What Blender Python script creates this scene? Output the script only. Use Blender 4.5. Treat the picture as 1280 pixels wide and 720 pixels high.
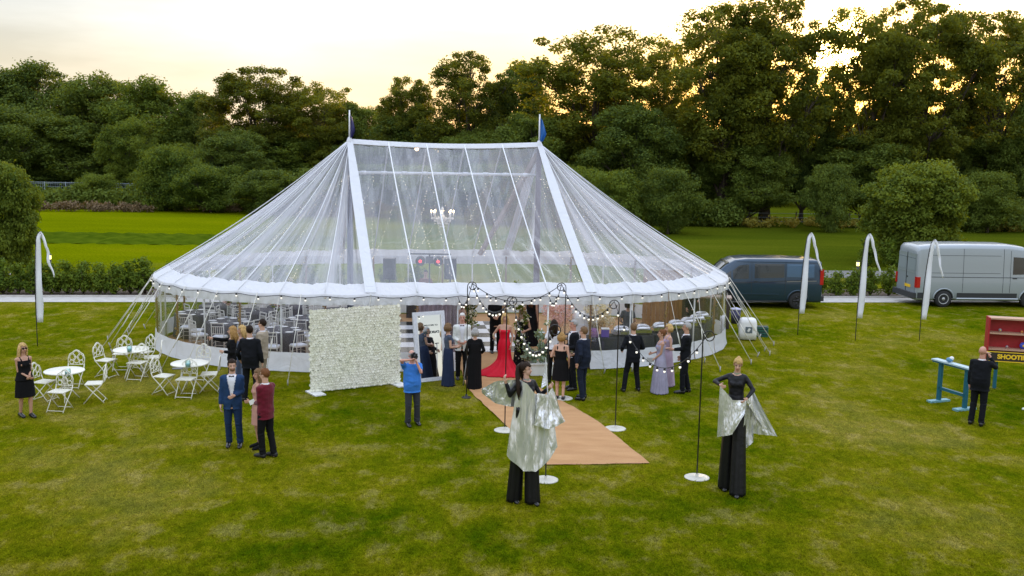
import bpy, bmesh, math, random
import numpy as np
from mathutils import Vector, Matrix
for _o in list(bpy.data.objects): bpy.data.objects.remove(_o)
R = math.radians
PI = math.pi
sc = bpy.context.scene
col = sc.collection
# ------------------------------------------------------------------ camera
CAM_H = 6.2; FPX = 1250.0; PITCH = math.atan(175/1250); ROLL = R(1.0)
_F = Vector((0, math.cos(PITCH), -math.sin(PITCH)))
_R0 = Vector((1, 0, 0)); _U0 = Vector((0, math.sin(PITCH), math.cos(PITCH)))
_R = math.cos(ROLL)*_R0 + math.sin(ROLL)*_U0
_U = math.cos(ROLL)*_U0 - math.sin(ROLL)*_R0
cd = bpy.data.cameras.new('camera'); cam = bpy.data.objects.new('camera', cd); col.objects.link(cam)
cam.matrix_world = Matrix(((_R.x,_U.x,-_F.x,0),(_R.y,_U.y,-_F.y,0),(_R.z,_U.z,-_F.z,CAM_H),(0,0,0,1)))
cd.sensor_width = 36; cd.lens = FPX/1280*36; cd.clip_start = .1; cd.clip_end = 6000
sc.camera = cam
sc.render.resolution_x = 1024; sc.render.resolution_y = 576
# ------------------------------------------------------------------ world and sun
SUN_AZ = R(17.7); SUN_EL = R(5.6)
SUND = Vector((math.sin(SUN_AZ)*math.cos(SUN_EL), math.cos(SUN_AZ)*math.cos(SUN_EL), math.sin(SUN_EL)))
w = bpy.data.worlds.new('World'); sc.world = w; w.use_nodes = True
nt = w.node_tree; nt.nodes.clear()
N = nt.nodes.new; L = nt.links.new
out = N('ShaderNodeOutputWorld'); add = N('ShaderNodeAddShader')
bg = N('ShaderNodeBackground'); bg.inputs[1].default_value = .05
sky = N('ShaderNodeTexSky'); sky.sky_type = 'NISHITA'; sky.sun_disc = False
sky.sun_elevation = SUN_EL; sky.sun_rotation = SUN_AZ; sky.air_density = 1.0; sky.dust_density = 1.5
L(sky.outputs[0], bg.inputs[0])
# thin bright evening cloud over the Nishita sky, overhead part brightened to light the lawn
tc = N('ShaderNodeTexCoord'); nrm = N('ShaderNodeVectorMath'); nrm.operation = 'NORMALIZE'
L(tc.outputs['Generated'], nrm.inputs[0])
sep = N('ShaderNodeSeparateXYZ'); L(nrm.outputs[0], sep.inputs[0])
dot = N('ShaderNodeVectorMath'); dot.operation = 'DOT_PRODUCT'; dot.inputs[1].default_value = SUND
L(nrm.outputs[0], dot.inputs[0])
ramp = N('ShaderNodeValToRGB'); cr = ramp.color_ramp
cr.elements[0].position = 0; cr.elements[0].color = (.95,.85,.70,1)
cr.elements[1].position = 1; cr.elements[1].color = (1.75,1.95,2.35,1)
for p, c in ((.045,(.97,.92,.82,1)), (.07,(.93,.91,.85,1)), (.10,(.86,.87,.88,1)), (.17,(.62,.66,.75,1)), (.24,(1.1,1.14,1.22,1)), (.45,(1.8,1.95,2.25,1))):
    e = cr.elements.new(p); e.color = c
L(sep.outputs[2], ramp.inputs[0])
mp = N('ShaderNodeMapping'); mp.inputs['Scale'].default_value = (1.6,1.6,9.0)
L(nrm.outputs[0], mp.inputs[0])
nz = N('ShaderNodeTexNoise'); nz.inputs['Scale'].default_value = 2.2; nz.inputs['Detail'].default_value = 5
L(mp.outputs[0], nz.inputs[0])
mr = N('ShaderNodeMapRange'); mr.inputs[1].default_value=.35; mr.inputs[2].default_value=.7; mr.inputs[3].default_value=.70; mr.inputs[4].default_value=1.14
L(nz.outputs[0], mr.inputs[0])
# glow around the low sun: a wide whitening and a tight golden core
def glow(lo, hi, pw):
    a = N('ShaderNodeMapRange'); a.inputs[1].default_value=lo; a.inputs[2].default_value=hi; L(dot.outputs['Value'], a.inputs[0])
    b = N('ShaderNodeMath'); b.operation='POWER'; b.inputs[1].default_value=pw; L(a.outputs[0], b.inputs[0]); return b
g1 = glow(.55, 1.0, 2.5); g2 = glow(math.cos(R(13)), 1.0, 2.2); g3 = glow(math.cos(R(1.9)), math.cos(R(.7)), 1.0)
def vscale(colr, fac):
    m = N('ShaderNodeVectorMath'); m.operation='SCALE'; m.inputs[0].default_value = colr; L(fac.outputs[0], m.inputs['Scale']); return m
def vadd(a, b):
    m = N('ShaderNodeVectorMath'); m.operation='ADD'; L(a.outputs[0], m.inputs[0]); L(b.outputs[0], m.inputs[1]); return m
base = N('ShaderNodeVectorMath'); base.operation='SCALE'; L(ramp.outputs[0], base.inputs[0]); L(mr.outputs[0], base.inputs['Scale'])
tint = N('ShaderNodeValToRGB'); tr_ = tint.color_ramp; tr_.elements[0].color=(1,.52,.14,1); tr_.elements[1].position=.15; tr_.elements[1].color=(1,1,1,1)
for p_,c_ in ((.05,(1,.60,.20,1)),(.08,(1,.73,.34,1)),(.105,(1,.87,.62,1)),(.125,(1,.96,.88,1))):
    e_=tr_.elements.new(p_); e_.color=c_
L(sep.outputs[2],tint.inputs[0])
_bs=vadd(base, vscale((.75,.66,.50), g1)); tm_=N('ShaderNodeVectorMath'); tm_.operation='MULTIPLY'; L(_bs.outputs[0],tm_.inputs[0])
tf_=N('ShaderNodeMapRange'); tf_.inputs[1].default_value=.86; tf_.inputs[2].default_value=.985; tf_.inputs[3].default_value=.10; tf_.inputs[4].default_value=1.0; L(dot.outputs['Value'],tf_.inputs[0])
tx_=N('ShaderNodeMix'); tx_.data_type='RGBA'; tx_.inputs[6].default_value=(1,1,1,1); L(tf_.outputs[0],tx_.inputs[0]); L(tint.outputs[0],tx_.inputs[7]); L(tx_.outputs[2],tm_.inputs[1])
tot = vadd(vadd(tm_, vscale((3.2,1.7,.22), g2)), vscale((40,26,8), g3))
bg2 = N('ShaderNodeBackground'); L(tot.outputs[0], bg2.inputs[0]); bg2.inputs[1].default_value = .86
L(bg.outputs[0], add.inputs[0]); L(bg2.outputs[0], add.inputs[1]); L(add.outputs[0], out.inputs[0])
sl = bpy.data.lights.new('sun', 'SUN'); sl.energy = 4.5; sl.angle = R(.6); sl.color = (1.0,.72,.42)
so = bpy.data.objects.new('sun', sl); col.objects.link(so)
so.rotation_euler = (-SUND).to_track_quat('-Z','Y').to_euler(); so.location = (0,0,40)
sc.view_settings.view_transform = 'Standard'; sc.view_settings.look = 'None'
sc.view_settings.exposure = 0.0; sc.view_settings.gamma = 1.0; sc.view_settings.use_curve_mapping = False
sc.render.engine = 'CYCLES'
cy = sc.cycles; cy.use_denoising = True; cy.max_bounces = 6; cy.transparent_max_bounces = 24
cy.diffuse_bounces = 3; cy.glossy_bounces = 3; cy.transmission_bounces = 4; cy.sample_clamp_indirect = 6
cy.caustics_reflective = False; cy.caustics_refractive = False

# ------------------------------------------------------------------ helpers
def G(px, py, z=0.0):
    """world point at height z seen at photo pixel (px,py)"""
    d = _F + _R*((px-640)/FPX) + _U*((360-py)/FPX)
    t = (z-CAM_H)/d.z
    return Vector((d.x*t, d.y*t, z))
def GD(px, py, Y):
    d = _F + _R*((px-640)/FPX) + _U*((360-py)/FPX)
    t = Y/d.y
    return Vector((d.x*t, Y, CAM_H+d.z*t))

def tag(o, label=None, cat=None, group=None, kind=None):
    if label: o['label'] = label
    if cat: o['category'] = cat
    if group: o['group'] = group
    if kind: o['kind'] = kind
    return o
def thing(name, label, cat, loc=(0,0,0), rz=0, group=None, kind=None, s=1):
    o = bpy.data.objects.new(name, None); col.objects.link(o)
    o.empty_display_size = .1
    o.location = loc; o.rotation_euler = (0,0,rz); o.scale = (s,s,s)
    return tag(o, label, cat, group, kind)
KIDS = {}
def copy_tree(o, parent=None):
    c = o.copy(); col.objects.link(c)
    if parent is not None:
        c.parent = parent; KIDS.setdefault(parent.name, []).append(c)
    for ch in KIDS.get(o.name, []): copy_tree(ch, c)
    return c

class MB:
    def __init__(s): s.v=[]; s.f=[]; s.m=[]; s.uv=None
    def add(s, vs, fs, mi=0):
        n=len(s.v); s.v.extend([tuple(v) for v in vs]); s.f.extend([tuple(i+n for i in f) for f in fs]); s.m.extend([mi]*len(fs)); return s
    def box(s, c, d, rz=0, mi=0, rot=None):
        hx,hy,hz=d[0]/2,d[1]/2,d[2]/2
        M_ = rot if rot is not None else Matrix.Rotation(rz,3,'Z')
        vs=[Vector(c)+M_@Vector((x*hx,y*hy,z*hz)) for x in(-1,1) for y in(-1,1) for z in(-1,1)]
        return s.add(vs,[(0,1,3,2),(4,6,7,5),(0,4,5,1),(2,3,7,6),(0,2,6,4),(1,5,7,3)],mi)
    def bar(s, a, b, wdt, h=None, mi=0, up=(0,0,1)):
        a=Vector(a); b=Vector(b); d=(b-a); Ln=d.length
        if Ln<1e-6: return s
        x=d.normalized(); u=Vector(up)
        if abs(x.dot(u))>.98: u=Vector((0,1,0))
        y=u.cross(x).normalized(); z=x.cross(y)
        return s.box((a+b)/2,(Ln,wdt,h or wdt),rot=Matrix((x,y,z)).transposed(),mi=mi)
    def tube(s, pts, r, n=8, mi=0, caps=True, flat=None):
        pts=[Vector(p) for p in pts]; m=len(pts)
        rs=r if hasattr(r,'__len__') else [r]*m
        prev=None; vs=[]; fs=[]
        for i,p in enumerate(pts):
            t=(pts[min(i+1,m-1)]-pts[max(i-1,0)])
            if t.length<1e-9: t=Vector((0,0,1))
            t.normalize()
            if prev is None:
                a=Vector((0,0,1)) if abs(t.z)<.9 else Vector((0,1,0))
                u=t.cross(a).normalized()
            else:
                u=prev-t*prev.dot(t)
                if u.length<1e-6: u=t.orthogonal()
                u.normalize()
            prev=u; v=t.cross(u)
            for k in range(n):
                an=2*PI*k/n; vs.append(p+(u*math.cos(an)+v*math.sin(an)*(flat or 1))*rs[i])
        for i in range(m-1):
            for k in range(n):
                k2=(k+1)%n; fs.append((i*n+k,i*n+k2,(i+1)*n+k2,(i+1)*n+k))
        if caps: fs.append(tuple(range(n-1,-1,-1))); fs.append(tuple((m-1)*n+k for k in range(n)))
        return s.add(vs,fs,mi)
    def sphere(s, c, r, nu=10, nv=7, mi=0, M=None):
        rx,ry,rz = r if hasattr(r,'__len__') else (r,r,r)
        c=Vector(c); vs=[]; fs=[]
        def P(x,y,z):
            p=Vector((x*rx,y*ry,z*rz)); return c+(M@p if M is not None else p)
        vs.append(P(0,0,-1))
        for j in range(1,nv):
            th=-PI/2+PI*j/nv
            for i in range(nu): vs.append(P(math.cos(th)*math.cos(2*PI*i/nu),math.cos(th)*math.sin(2*PI*i/nu),math.sin(th)))
        vs.append(P(0,0,1)); T=len(vs)-1
        for i in range(nu): fs.append((0,1+(i+1)%nu,1+i)); fs.append((T,T-nu+i,T-nu+(i+1)%nu))
        for j in range(nv-2):
            for i in range(nu):
                a=1+j*nu+i; b=1+j*nu+(i+1)%nu; fs.append((a,b,b+nu,a+nu))
        return s.add(vs,fs,mi)
    def capsule(s, a, b, ra, rb, n=12, mi=0, ea=1.0):
        a=Vector(a); b=Vector(b); d=b-a; Ln=d.length
        x=d.normalized() if Ln>1e-6 else Vector((0,0,1))
        pts=[];rs=[]
        for k in range(4):
            t=PI/2*(1-k/3); 
            pts.append(a-x*ra*math.sin(t)); rs.append(max(ra*math.cos(t),ra*.05))
        for k in range(4):
            t=PI/2*k/3
            pts.append(b+x*rb*math.sin(t)); rs.append(max(rb*math.cos(t),rb*.05))
        return s.tube(pts,rs,n,mi,flat=ea)
    def loft(s, rings, mi=0, caps=True, closed=True):
        n=len(rings[0]); vs=[p for r in rings for p in r]; fs=[]
        for i in range(len(rings)-1):
            for k in range(n if closed else n-1):
                k2=(k+1)%n; fs.append((i*n+k,i*n+k2,(i+1)*n+k2,(i+1)*n+k))
        if caps and closed: fs.append(tuple(range(n-1,-1,-1))); fs.append(tuple((len(rings)-1)*n+k for k in range(n)))
        return s.add(vs,fs,mi)
    def lathe(s, prof, c=(0,0,0), n=20, mi=0, caps=True):
        return s.loft([[Vector(c)+Vector((r*math.cos(2*PI*k/n),r*math.sin(2*PI*k/n),z)) for k in range(n)] for r,z in prof],mi,caps)
    def grid(s, fn, nu, nv, mi=0):
        vs=[fn(i/nu,j/nv) for j in range(nv+1) for i in range(nu+1)]
        fs=[(j*(nu+1)+i,j*(nu+1)+i+1,(j+1)*(nu+1)+i+1,(j+1)*(nu+1)+i) for j in range(nv) for i in range(nu)]
        return s.add(vs,fs,mi)
    def mesh(s, name, mats, smooth=False):
        me=bpy.data.meshes.new(name); me.from_pydata(s.v,[],s.f)
        for m in (mats if isinstance(mats,(list,tuple)) else [mats]): me.materials.append(m)
        if any(s.m): me.polygons.foreach_set('material_index', s.m)
        if smooth: me.polygons.foreach_set('use_smooth',[True]*len(me.polygons))
        me.update(); return me
    def build(s, name, mats, parent=None, smooth=False, loc=None):
        o=bpy.data.objects.new(name, s.mesh(name,mats,smooth)); col.objects.link(o)
        if parent is not None: o.parent=parent; KIDS.setdefault(parent.name,[]).append(o)
        if loc is not None: o.location=loc
        return o
def put(name, me, parent=None, loc=None):
    o=bpy.data.objects.new(name, me); col.objects.link(o)
    if parent is not None: o.parent=parent; KIDS.setdefault(parent.name,[]).append(o)
    if loc is not None: o.location=loc
    return o

# ------------------------------------------------------------------ materials
MT = {}
def mat(name, c, rough=.6, metal=0.0, var=0.0, vs=4.0, c2=None, bump=0.0, bs=60.0, emit=0, spec=.5, stretch=None, sheen=0, randobj=0, coat=0):
    if name in MT: return MT[name]
    m=bpy.data.materials.new(name); m.use_nodes=True; t=m.node_tree; b=t.nodes['Principled BSDF']
    b.inputs['Base Color'].default_value=(*c,1); b.inputs['Roughness'].default_value=rough; b.inputs['Metallic'].default_value=metal
    b.inputs['Specular IOR Level'].default_value=spec
    if sheen: b.inputs['Sheen Weight'].default_value=sheen
    if coat: b.inputs['Coat Weight'].default_value=coat; b.inputs['Coat Roughness'].default_value=.05
    if emit: b.inputs['Emission Color'].default_value=(*c,1); b.inputs['Emission Strength'].default_value=emit
    tcn=t.nodes.new('ShaderNodeTexCoord'); src=tcn.outputs['Object']
    if stretch:
        mpn=t.nodes.new('ShaderNodeMapping'); mpn.inputs['Scale'].default_value=stretch; t.links.new(src,mpn.inputs[0]); src=mpn.outputs[0]
    if var or c2:
        n=t.nodes.new('ShaderNodeTexNoise'); n.inputs['Scale'].default_value=vs; n.inputs['Detail'].default_value=6; t.links.new(src,n.inputs[0])
        r=t.nodes.new('ShaderNodeValToRGB'); t.links.new(n.outputs[0],r.inputs[0])
        r.color_ramp.elements[0].position=.3; r.color_ramp.elements[1].position=.7
        cc=c2 or tuple(x*(1+var) for x in c); c0=c if c2 else tuple(x*(1-var) for x in c)
        r.color_ramp.elements[0].color=(*c0,1); r.color_ramp.elements[1].color=(*cc,1)
        o_=r.outputs[0]
        t.links.new(o_,b.inputs['Base Color'])
    if bump:
        n2=t.nodes.new('ShaderNodeTexNoise'); n2.inputs['Scale'].default_value=bs; n2.inputs['Detail'].default_value=4; t.links.new(src,n2.inputs[0])
        bp=t.nodes.new('ShaderNodeBump'); bp.inputs['Strength'].default_value=bump; bp.inputs['Distance'].default_value=.02
        t.links.new(n2.outputs[0],bp.inputs['Height']); t.links.new(bp.outputs[0],b.inputs['Normal'])
    MT[name]=m; return m
WHITE=mat('white_canvas',(.80,.82,.86),.55,var=.04,vs=1.5,bump=.15,bs=9)
WPAINT=mat('white_paint',(.78,.78,.76),.35,var=.05,vs=8)
CREAM=mat('cream_metal',(.74,.72,.62),.4,var=.07,vs=20)
ROPE=mat('rope',(.66,.64,.56),.8,var=.1,vs=30)
WOOD=mat('pole_wood',(.20,.10,.04),.5,c2=(.30,.17,.07),vs=3,stretch=(8,8,1))
BLACKM=mat('black_metal',(.012,.012,.014),.45)
DKSTEEL=mat('dark_blue_pole',(.035,.045,.10),.5)
BRPOLE=mat('brown_purple_pole',(.10,.055,.06),.55)
BULB=mat('lit_bulb',(1.0,.95,.84),.3,emit=.8)
GREENLEAF=mat('garland_leaf',(.05,.10,.03),.6,var=.4,vs=15)
# ------------------------------------------------------------------ ground
def ground_mat():
    m=bpy.data.materials.new('lawn'); m.use_nodes=True; t=m.node_tree; b=t.nodes['Principled BSDF']; N=t.nodes.new; L=t.links.new
    b.inputs['Roughness'].default_value=.9; b.inputs['Specular IOR Level'].default_value=.0
    g=N('ShaderNodeNewGeometry')
    def noise(sc_,det,scale=(1,1,1),rough=.55,rot=0):
        mp=N('ShaderNodeMapping'); mp.inputs['Scale'].default_value=scale; mp.inputs['Rotation'].default_value=(0,0,rot); L(g.outputs['Position'],mp.inputs[0])
        n=N('ShaderNodeTexNoise'); n.inputs['Scale'].default_value=sc_; n.inputs['Detail'].default_value=det; n.inputs['Roughness'].default_value=rough; L(mp.outputs[0],n.inputs[0]); return n
    def ramp(src,els):
        r=N('ShaderNodeValToRGB'); e=r.color_ramp.elements
        e[0].position,e[0].color=els[0][0],(*els[0][1],1); e[1].position,e[1].color=els[-1][0],(*els[-1][1],1)
        for p,c in els[1:-1]: q=e.new(p); q.color=(*c,1)
        L(src,r.inputs[0]); return r
    def mix(a,b_,f,mode='MIX',fac=None):
        x=N('ShaderNodeMix'); x.data_type='RGBA'; x.blend_type=mode
        if fac is not None: x.inputs[0].default_value=fac
        else: L(f,x.inputs[0])
        L(a,x.inputs[6]); L(b_,x.inputs[7]); return x.outputs[2]
    big=noise(.19,6,(.9,.75,1),.60); mid=noise(1.5,7,(1,.75,1),.68); fine=noise(9,6,(1,.5,1),.85); vfine=noise(45,3,(1,.45,1),.8)
    cbig=ramp(big.outputs[0],[(.40,(.045,.084,.001)),(.47,(.112,.136,.002)),(.54,(.170,.166,.005)),(.62,(.25,.213,.040))])
    cmid=ramp(mid.outputs[0],[(.38,(.050,.086,.001)),(.47,(.118,.138,.002)),(.54,(.178,.166,.007)),(.63,(.30,.25,.080))])
    c=mix(cbig.outputs[0],cmid.outputs[0],None,fac=.45)
    fr=ramp(fine.outputs[0],[(.36,(.35,.4,.35)),(.5,(1,1,1)),(.64,(1.75,1.7,1.7))])
    c=mix(c,fr.outputs[0],None,'MULTIPLY',fac=.5)
    vr=ramp(vfine.outputs[0],[(.36,(.3,.33,.3)),(.5,(1,1,1)),(.64,(1.9,1.8,1.8))])
    c=mix(c,vr.outputs[0],None,'MULTIPLY',fac=.55)
    # the field beyond the path: longer brighter grass on the left, right side coloured duller to look shaded
    sp=N('ShaderNodeSeparateXYZ'); L(g.outputs['Position'],sp.inputs[0])
    fy=N('ShaderNodeMapRange'); fy.inputs[1].default_value=46; fy.inputs[2].default_value=52; L(sp.outputs[1],fy.inputs[0])
    fn=noise(.12,5,(.3,1,1),.6)
    fc=ramp(fn.outputs[0],[(.3,(.100,.132,.001)),(.55,(.150,.180,.001)),(.75,(.20,.205,.003))])
    fdull=ramp(fn.outputs[0],[(.3,(.045,.070,.004)),(.6,(.085,.105,.006)),(.8,(.12,.125,.012))])
    fx=N('ShaderNodeMapRange'); fx.inputs[1].default_value=-8; fx.inputs[2].default_value=12; L(sp.outputs[0],fx.inputs[0])
    field=mix(fc.outputs[0],fdull.outputs[0],fx.outputs[0])
    field=mix(field,fr.outputs[0],None,'MULTIPLY',fac=.5)
    c=mix(c,field,fy.outputs[0])
    L(c,b.inputs['Base Color'])
    bp=N('ShaderNodeBump'); bp.inputs['Strength'].default_value=.9; bp.inputs['Distance'].default_value=.04
    ad=N('ShaderNodeMath'); ad.operation='ADD'; L(fine.outputs[0],ad.inputs[0]); L(vfine.outputs[0],ad.inputs[1]); L(ad.outputs[0],bp.inputs['Height']); L(bp.outputs[0],b.inputs['Normal'])
    return m
LAWN=ground_mat()
def sheet(name, pts, z, m, kind='structure'):
    mb=MB(); mb.add([(p[0],p[1],z) for p in pts],[tuple(range(len(pts)))]); o=mb.build(name,m); o['kind']=kind; return o
mb=MB()
_ys=[-40,0,6,12,18,24,30,36,42,48,54,60,66,72,76,80,84,90,100,130,250,600,3000]; _xs=[-3000,-400,-150,-80,-50,-30,-15,0,15,30,50,80,150,400,3000]
def gz(x,y): return 0.0
vs=[(x,y,0) for y in _ys for x in _xs]; nx=len(_xs)
mb.add(vs,[(j*nx+i,j*nx+i+1,(j+1)*nx+i+1,(j+1)*nx+i) for j in range(len(_ys)-1) for i in range(nx-1)])
g=mb.build('lawn_ground',LAWN); g['kind']='structure'
# path along the edge of the lawn
def pathstrip(name,px0,y0,px1,y1,width,m,z,ext=60):
    a=G(px0,y0); b=G(px1,y1); d=(b-a).normalized(); nn=Vector((-d.y,d.x,0)); a=a-d*ext; b=b+d*ext
    return sheet(name,[a,b,b+nn*width,a+nn*width],z,m)
PATHM=mat('path_gravel',(.50,.48,.45),.9,var=.12,vs=3,bump=.3,bs=80)
MULCH=mat('mulch',(.055,.036,.022),.95,c2=(.12,.085,.055),vs=9,bump=.8,bs=30)
pathstrip('path',0,377.5,1060,378,1.35,PATHM,.006)
kb=MB(); a=G(0,378); b_=G(1060,378.5); d=(b_-a).normalized(); nn=Vector((-d.y,d.x,0))
kb.bar(a-d*60+nn*1.4+Vector((0,0,.03)),b_+d*60+nn*1.4+Vector((0,0,.03)),.08,.09); o=kb.build('path_edging',PATHM); o['kind']='structure'
# planting bed behind the path
a2=a-d*60+nn*1.45; b2=b_+d*60+nn*1.45
sheet('planting_bed',[a2,b2,b2+nn*2.6,a2+nn*2.6],.004,MULCH)
# drive behind the hedge on the right and a stub at the left
TAR=mat('drive_tarmac',(.17,.165,.16),.9,var=.15,vs=2,bump=.3,bs=60)
pathstrip('drive_road',990,346,1110,345,3.2,TAR,.008,ext=60) if False else None
rp=[G(1000,347),G(1120,347.5),G(1300,353),G(1300,345),G(1120,339),G(1000,338)]
sheet('drive_road',rp,.008,TAR)
sheet('side_path',[G(-60,352),G(12,352),G(14,341),G(-60,341)],.008,PATHM)
# a low bank of long rough grass across the left field
BANK=mat('bank_grass',(.045,.075,.003),.95,c2=(.085,.12,.006),vs=1.2,bump=1.0,bs=20,spec=0)
a=G(-40,303); b_=G(420,309)
mb=MB()
def bank(u,v):
    p=a.lerp(b_,u); n_=Vector((0,1,0)); s_=math.sin(v*PI)
    return p+n_*(v*7.0)+Vector((0,0,.30*s_+.05*math.sin(u*91)+.04*math.sin(u*217+v*9)*s_-.01))
mb.grid(bank,120,8); o=mb.build('grass_bank',BANK,smooth=True); o['kind']='structure'

# ------------------------------------------------------------------ foliage
def leafmat(name, c, c2, trans=.35, vs=.6):
    if name in MT: return MT[name]
    m=bpy.data.materials.new(name); m.use_nodes=True; t=m.node_tree; t.nodes.clear(); N=t.nodes.new; L=t.links.new
    o=N('ShaderNodeOutputMaterial'); mx=N('ShaderNodeMixShader'); d=N('ShaderNodeBsdfPrincipled'); tr=N('ShaderNodeBsdfTranslucent')
    d.inputs['Roughness'].default_value=.7; d.inputs['Specular IOR Level'].default_value=.2
    g=N('ShaderNodeNewGeometry'); n=N('ShaderNodeTexNoise'); n.inputs['Scale'].default_value=vs; n.inputs['Detail'].default_value=3
    L(g.outputs['Position'],n.inputs[0])
    rnd=N('ShaderNodeMath'); rnd.operation='MULTIPLY_ADD'; L(g.outputs['Random Per Island'],rnd.inputs[0]); rnd.inputs[1].default_value=.45
    L(n.outputs[0],rnd.inputs[2])
    oi=N('ShaderNodeObjectInfo'); r2=N('ShaderNodeMath'); r2.operation='MULTIPLY_ADD'; L(oi.outputs['Random'],r2.inputs[0]); r2.inputs[1].default_value=.3; L(rnd.outputs[0],r2.inputs[2])
    r=N('ShaderNodeValToRGB'); r.color_ramp.elements[0].position=.45; r.color_ramp.elements[0].color=(*c,1); r.color_ramp.elements[1].position=1.15 if False else 1.0; r.color_ramp.elements[1].color=(*c2,1)
    L(r2.outputs[0],r.inputs[0]); L(r.outputs[0],d.inputs['Base Color'])
    ts=N('ShaderNodeVectorMath'); ts.operation='MULTIPLY'; ts.inputs[1].default_value=(2.2,1.6,.4); L(r.outputs[0],ts.inputs[0]); L(ts.outputs[0],tr.inputs[0])
    mx.inputs[0].default_value=trans; L(d.outputs[0],mx.inputs[1]); L(tr.outputs[0],mx.inputs[2]); L(mx.outputs[0],o.inputs[0])
    MT[name]=m; return m
BARK=mat('bark',(.045,.032,.022),.9,c2=(.085,.065,.045),vs=5,stretch=(3,3,.6),bump=.6,bs=20)
LF_OAK=leafmat('oak_leaves',(.033,.054,.007),(.135,.165,.018),.45)
LF_DARK=leafmat('dark_leaves',(.027,.056,.010),(.135,.19,.030),.34)
LF_LIGHT=leafmat('light_leaves',(.036,.074,.011),(.155,.215,.028),.36)
LF_HEDGE=leafmat('laurel_leaves',(.030,.075,.008),(.13,.19,.018),.3,vs=3)
LF_DRY=leafmat('dry_stems',(.12,.09,.05),(.26,.19,.12),.2,vs=2)
def leaf_mesh(name, centers, radii, per, leaf, mat_, seed, shell=.55, flat=1.0, drop=.0):
    rg=np.random.default_rng(seed)
    C=np.asarray(centers); Rr=np.asarray(radii)
    n=len(C)*per
    ci=np.repeat(np.arange(len(C)),per)
    d=rg.normal(size=(n,3)); d/=np.linalg.norm(d,axis=1)[:,None]
    rad=shell+(1-shell)*rg.random(n); rad=np.where(rg.random(n)<.3,rg.random(n)**.5,rad)
    if Rr.ndim==1: Rr=np.stack([Rr,Rr,Rr*flat],1)
    P=C[ci]+d*rad[:,None]*Rr[ci]*(1+.15*rg.normal(size=(n,1)))
    nr=rg.normal(size=(n,3))*.9+d*1.2+np.array([0,0,.5]); nr/=np.linalg.norm(nr,axis=1)[:,None]
    t=np.cross(nr,rg.normal(size=(n,3))); t/=np.linalg.norm(t,axis=1)[:,None]; b=np.cross(nr,t)
    s=(leaf*(.55+.9*rg.random(n)))[:,None]*.5
    asp=.62
    V=np.empty((n,4,3)); V[:,0]=P-t*s; V[:,1]=P+b*s*asp-nr*s*.15; V[:,2]=P+t*s; V[:,3]=P-b*s*asp+nr*s*.1
    me=bpy.data.meshes.new(name); me.vertices.add(n*4); me.vertices.foreach_set('co',V.reshape(-1).astype(np.float32))
    me.loops.add(n*4); me.loops.foreach_set('vertex_index',np.arange(n*4,dtype=np.int32))
    me.polygons.add(n); me.polygons.foreach_set('loop_start',np.arange(0,n*4,4,dtype=np.int32)); me.polygons.foreach_set('loop_total',np.full(n,4,dtype=np.int32))
    me.materials.append(mat_); me.update(calc_edges=True); me.validate(); return me
def tree_proto(name, seed, H, Rc, base, lobes, puffs, per, leaf, lm, pr=1.1, lobe_r=.42, trunk_r=.35, multi=1):
    """returns (trunk mesh, crown mesh): limbs run to the puffs of leaves"""
    rnd=random.Random(seed); ch=H-base
    cz=base+ch*.5; cen=[]; rad=[]; tb=MB()
    # trunk
    path=[]; lean=(rnd.uniform(-.6,.6),rnd.uniform(-.6,.6)); top=base+ch*.55
    for i in range(8):
        t=i/7; path.append(Vector((lean[0]*t*t+rnd.uniform(-.1,.1)*t,lean[1]*t*t+rnd.uniform(-.1,.1)*t,top*t)))
    tb.tube(path,[trunk_r*(1.35 if i==0 else 1)*(1-.7*i/7) for i in range(8)],10)
    for li in range(lobes):
        # spread the lobes through the crown envelope
        a=2*PI*(li/lobes*1.618*3)+rnd.uniform(-.4,.4); h=(li+.5)/lobes
        wz=math.sin(PI*min(1,max(0.0,.12+.80*h)))**.7
        rr=Rc*(1-lobe_r)*wz*(rnd.uniform(.35,1.12) if name!='lone' else rnd.uniform(.7,1.0))
        lc=Vector((math.cos(a)*rr,math.sin(a)*rr,base+ch*(.14+.74*h)+rnd.uniform(-.4,.4)))
        lr=Rc*lobe_r*(rnd.uniform(.6,1.5) if name!='lone' else rnd.uniform(.85,1.15))
        k=min(6,max(1,int((.15+.75*h)*7*.85))); s0=path[k]
        mid=s0.lerp(lc,.55)+Vector((rnd.uniform(-.4,.4),rnd.uniform(-.4,.4),-.25*lr+rnd.uniform(-.3,.3)))
        r0=trunk_r*.42*(1-.5*h)
        tb.tube([s0,s0.lerp(mid,.5)+Vector((0,0,.1)),mid,lc],[r0,r0*.75,r0*.55,r0*.25],6)
        for pi_ in range(puffs):
            d=Vector((rnd.gauss(0,1),rnd.gauss(0,1),rnd.gauss(0,.8))).normalized()*lr*rnd.uniform(.55,1.08)
            d.z*=.8
            p=lc+d
            if p.z<base*.75: p.z=base*.75+rnd.uniform(0,.8)
            if p.z>H-pr*.5: p.z=H-pr*.5-rnd.uniform(0,.5)
            cen.append(tuple(p)); q=pr*rnd.uniform(.6,1.25); rad.append((q,q,q*.72))
            if pi_%2==0: tb.tube([mid.lerp(lc,.6),lc.lerp(p,.5)+Vector((0,0,.15)),p],[r0*.28,r0*.18,.02],4,caps=False)
    return tb.mesh(name+'_trunk',BARK,True), leaf_mesh(name+'_crown',cen,rad,per,leaf,lm,seed)
random.seed(4)
PROTO={}
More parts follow.
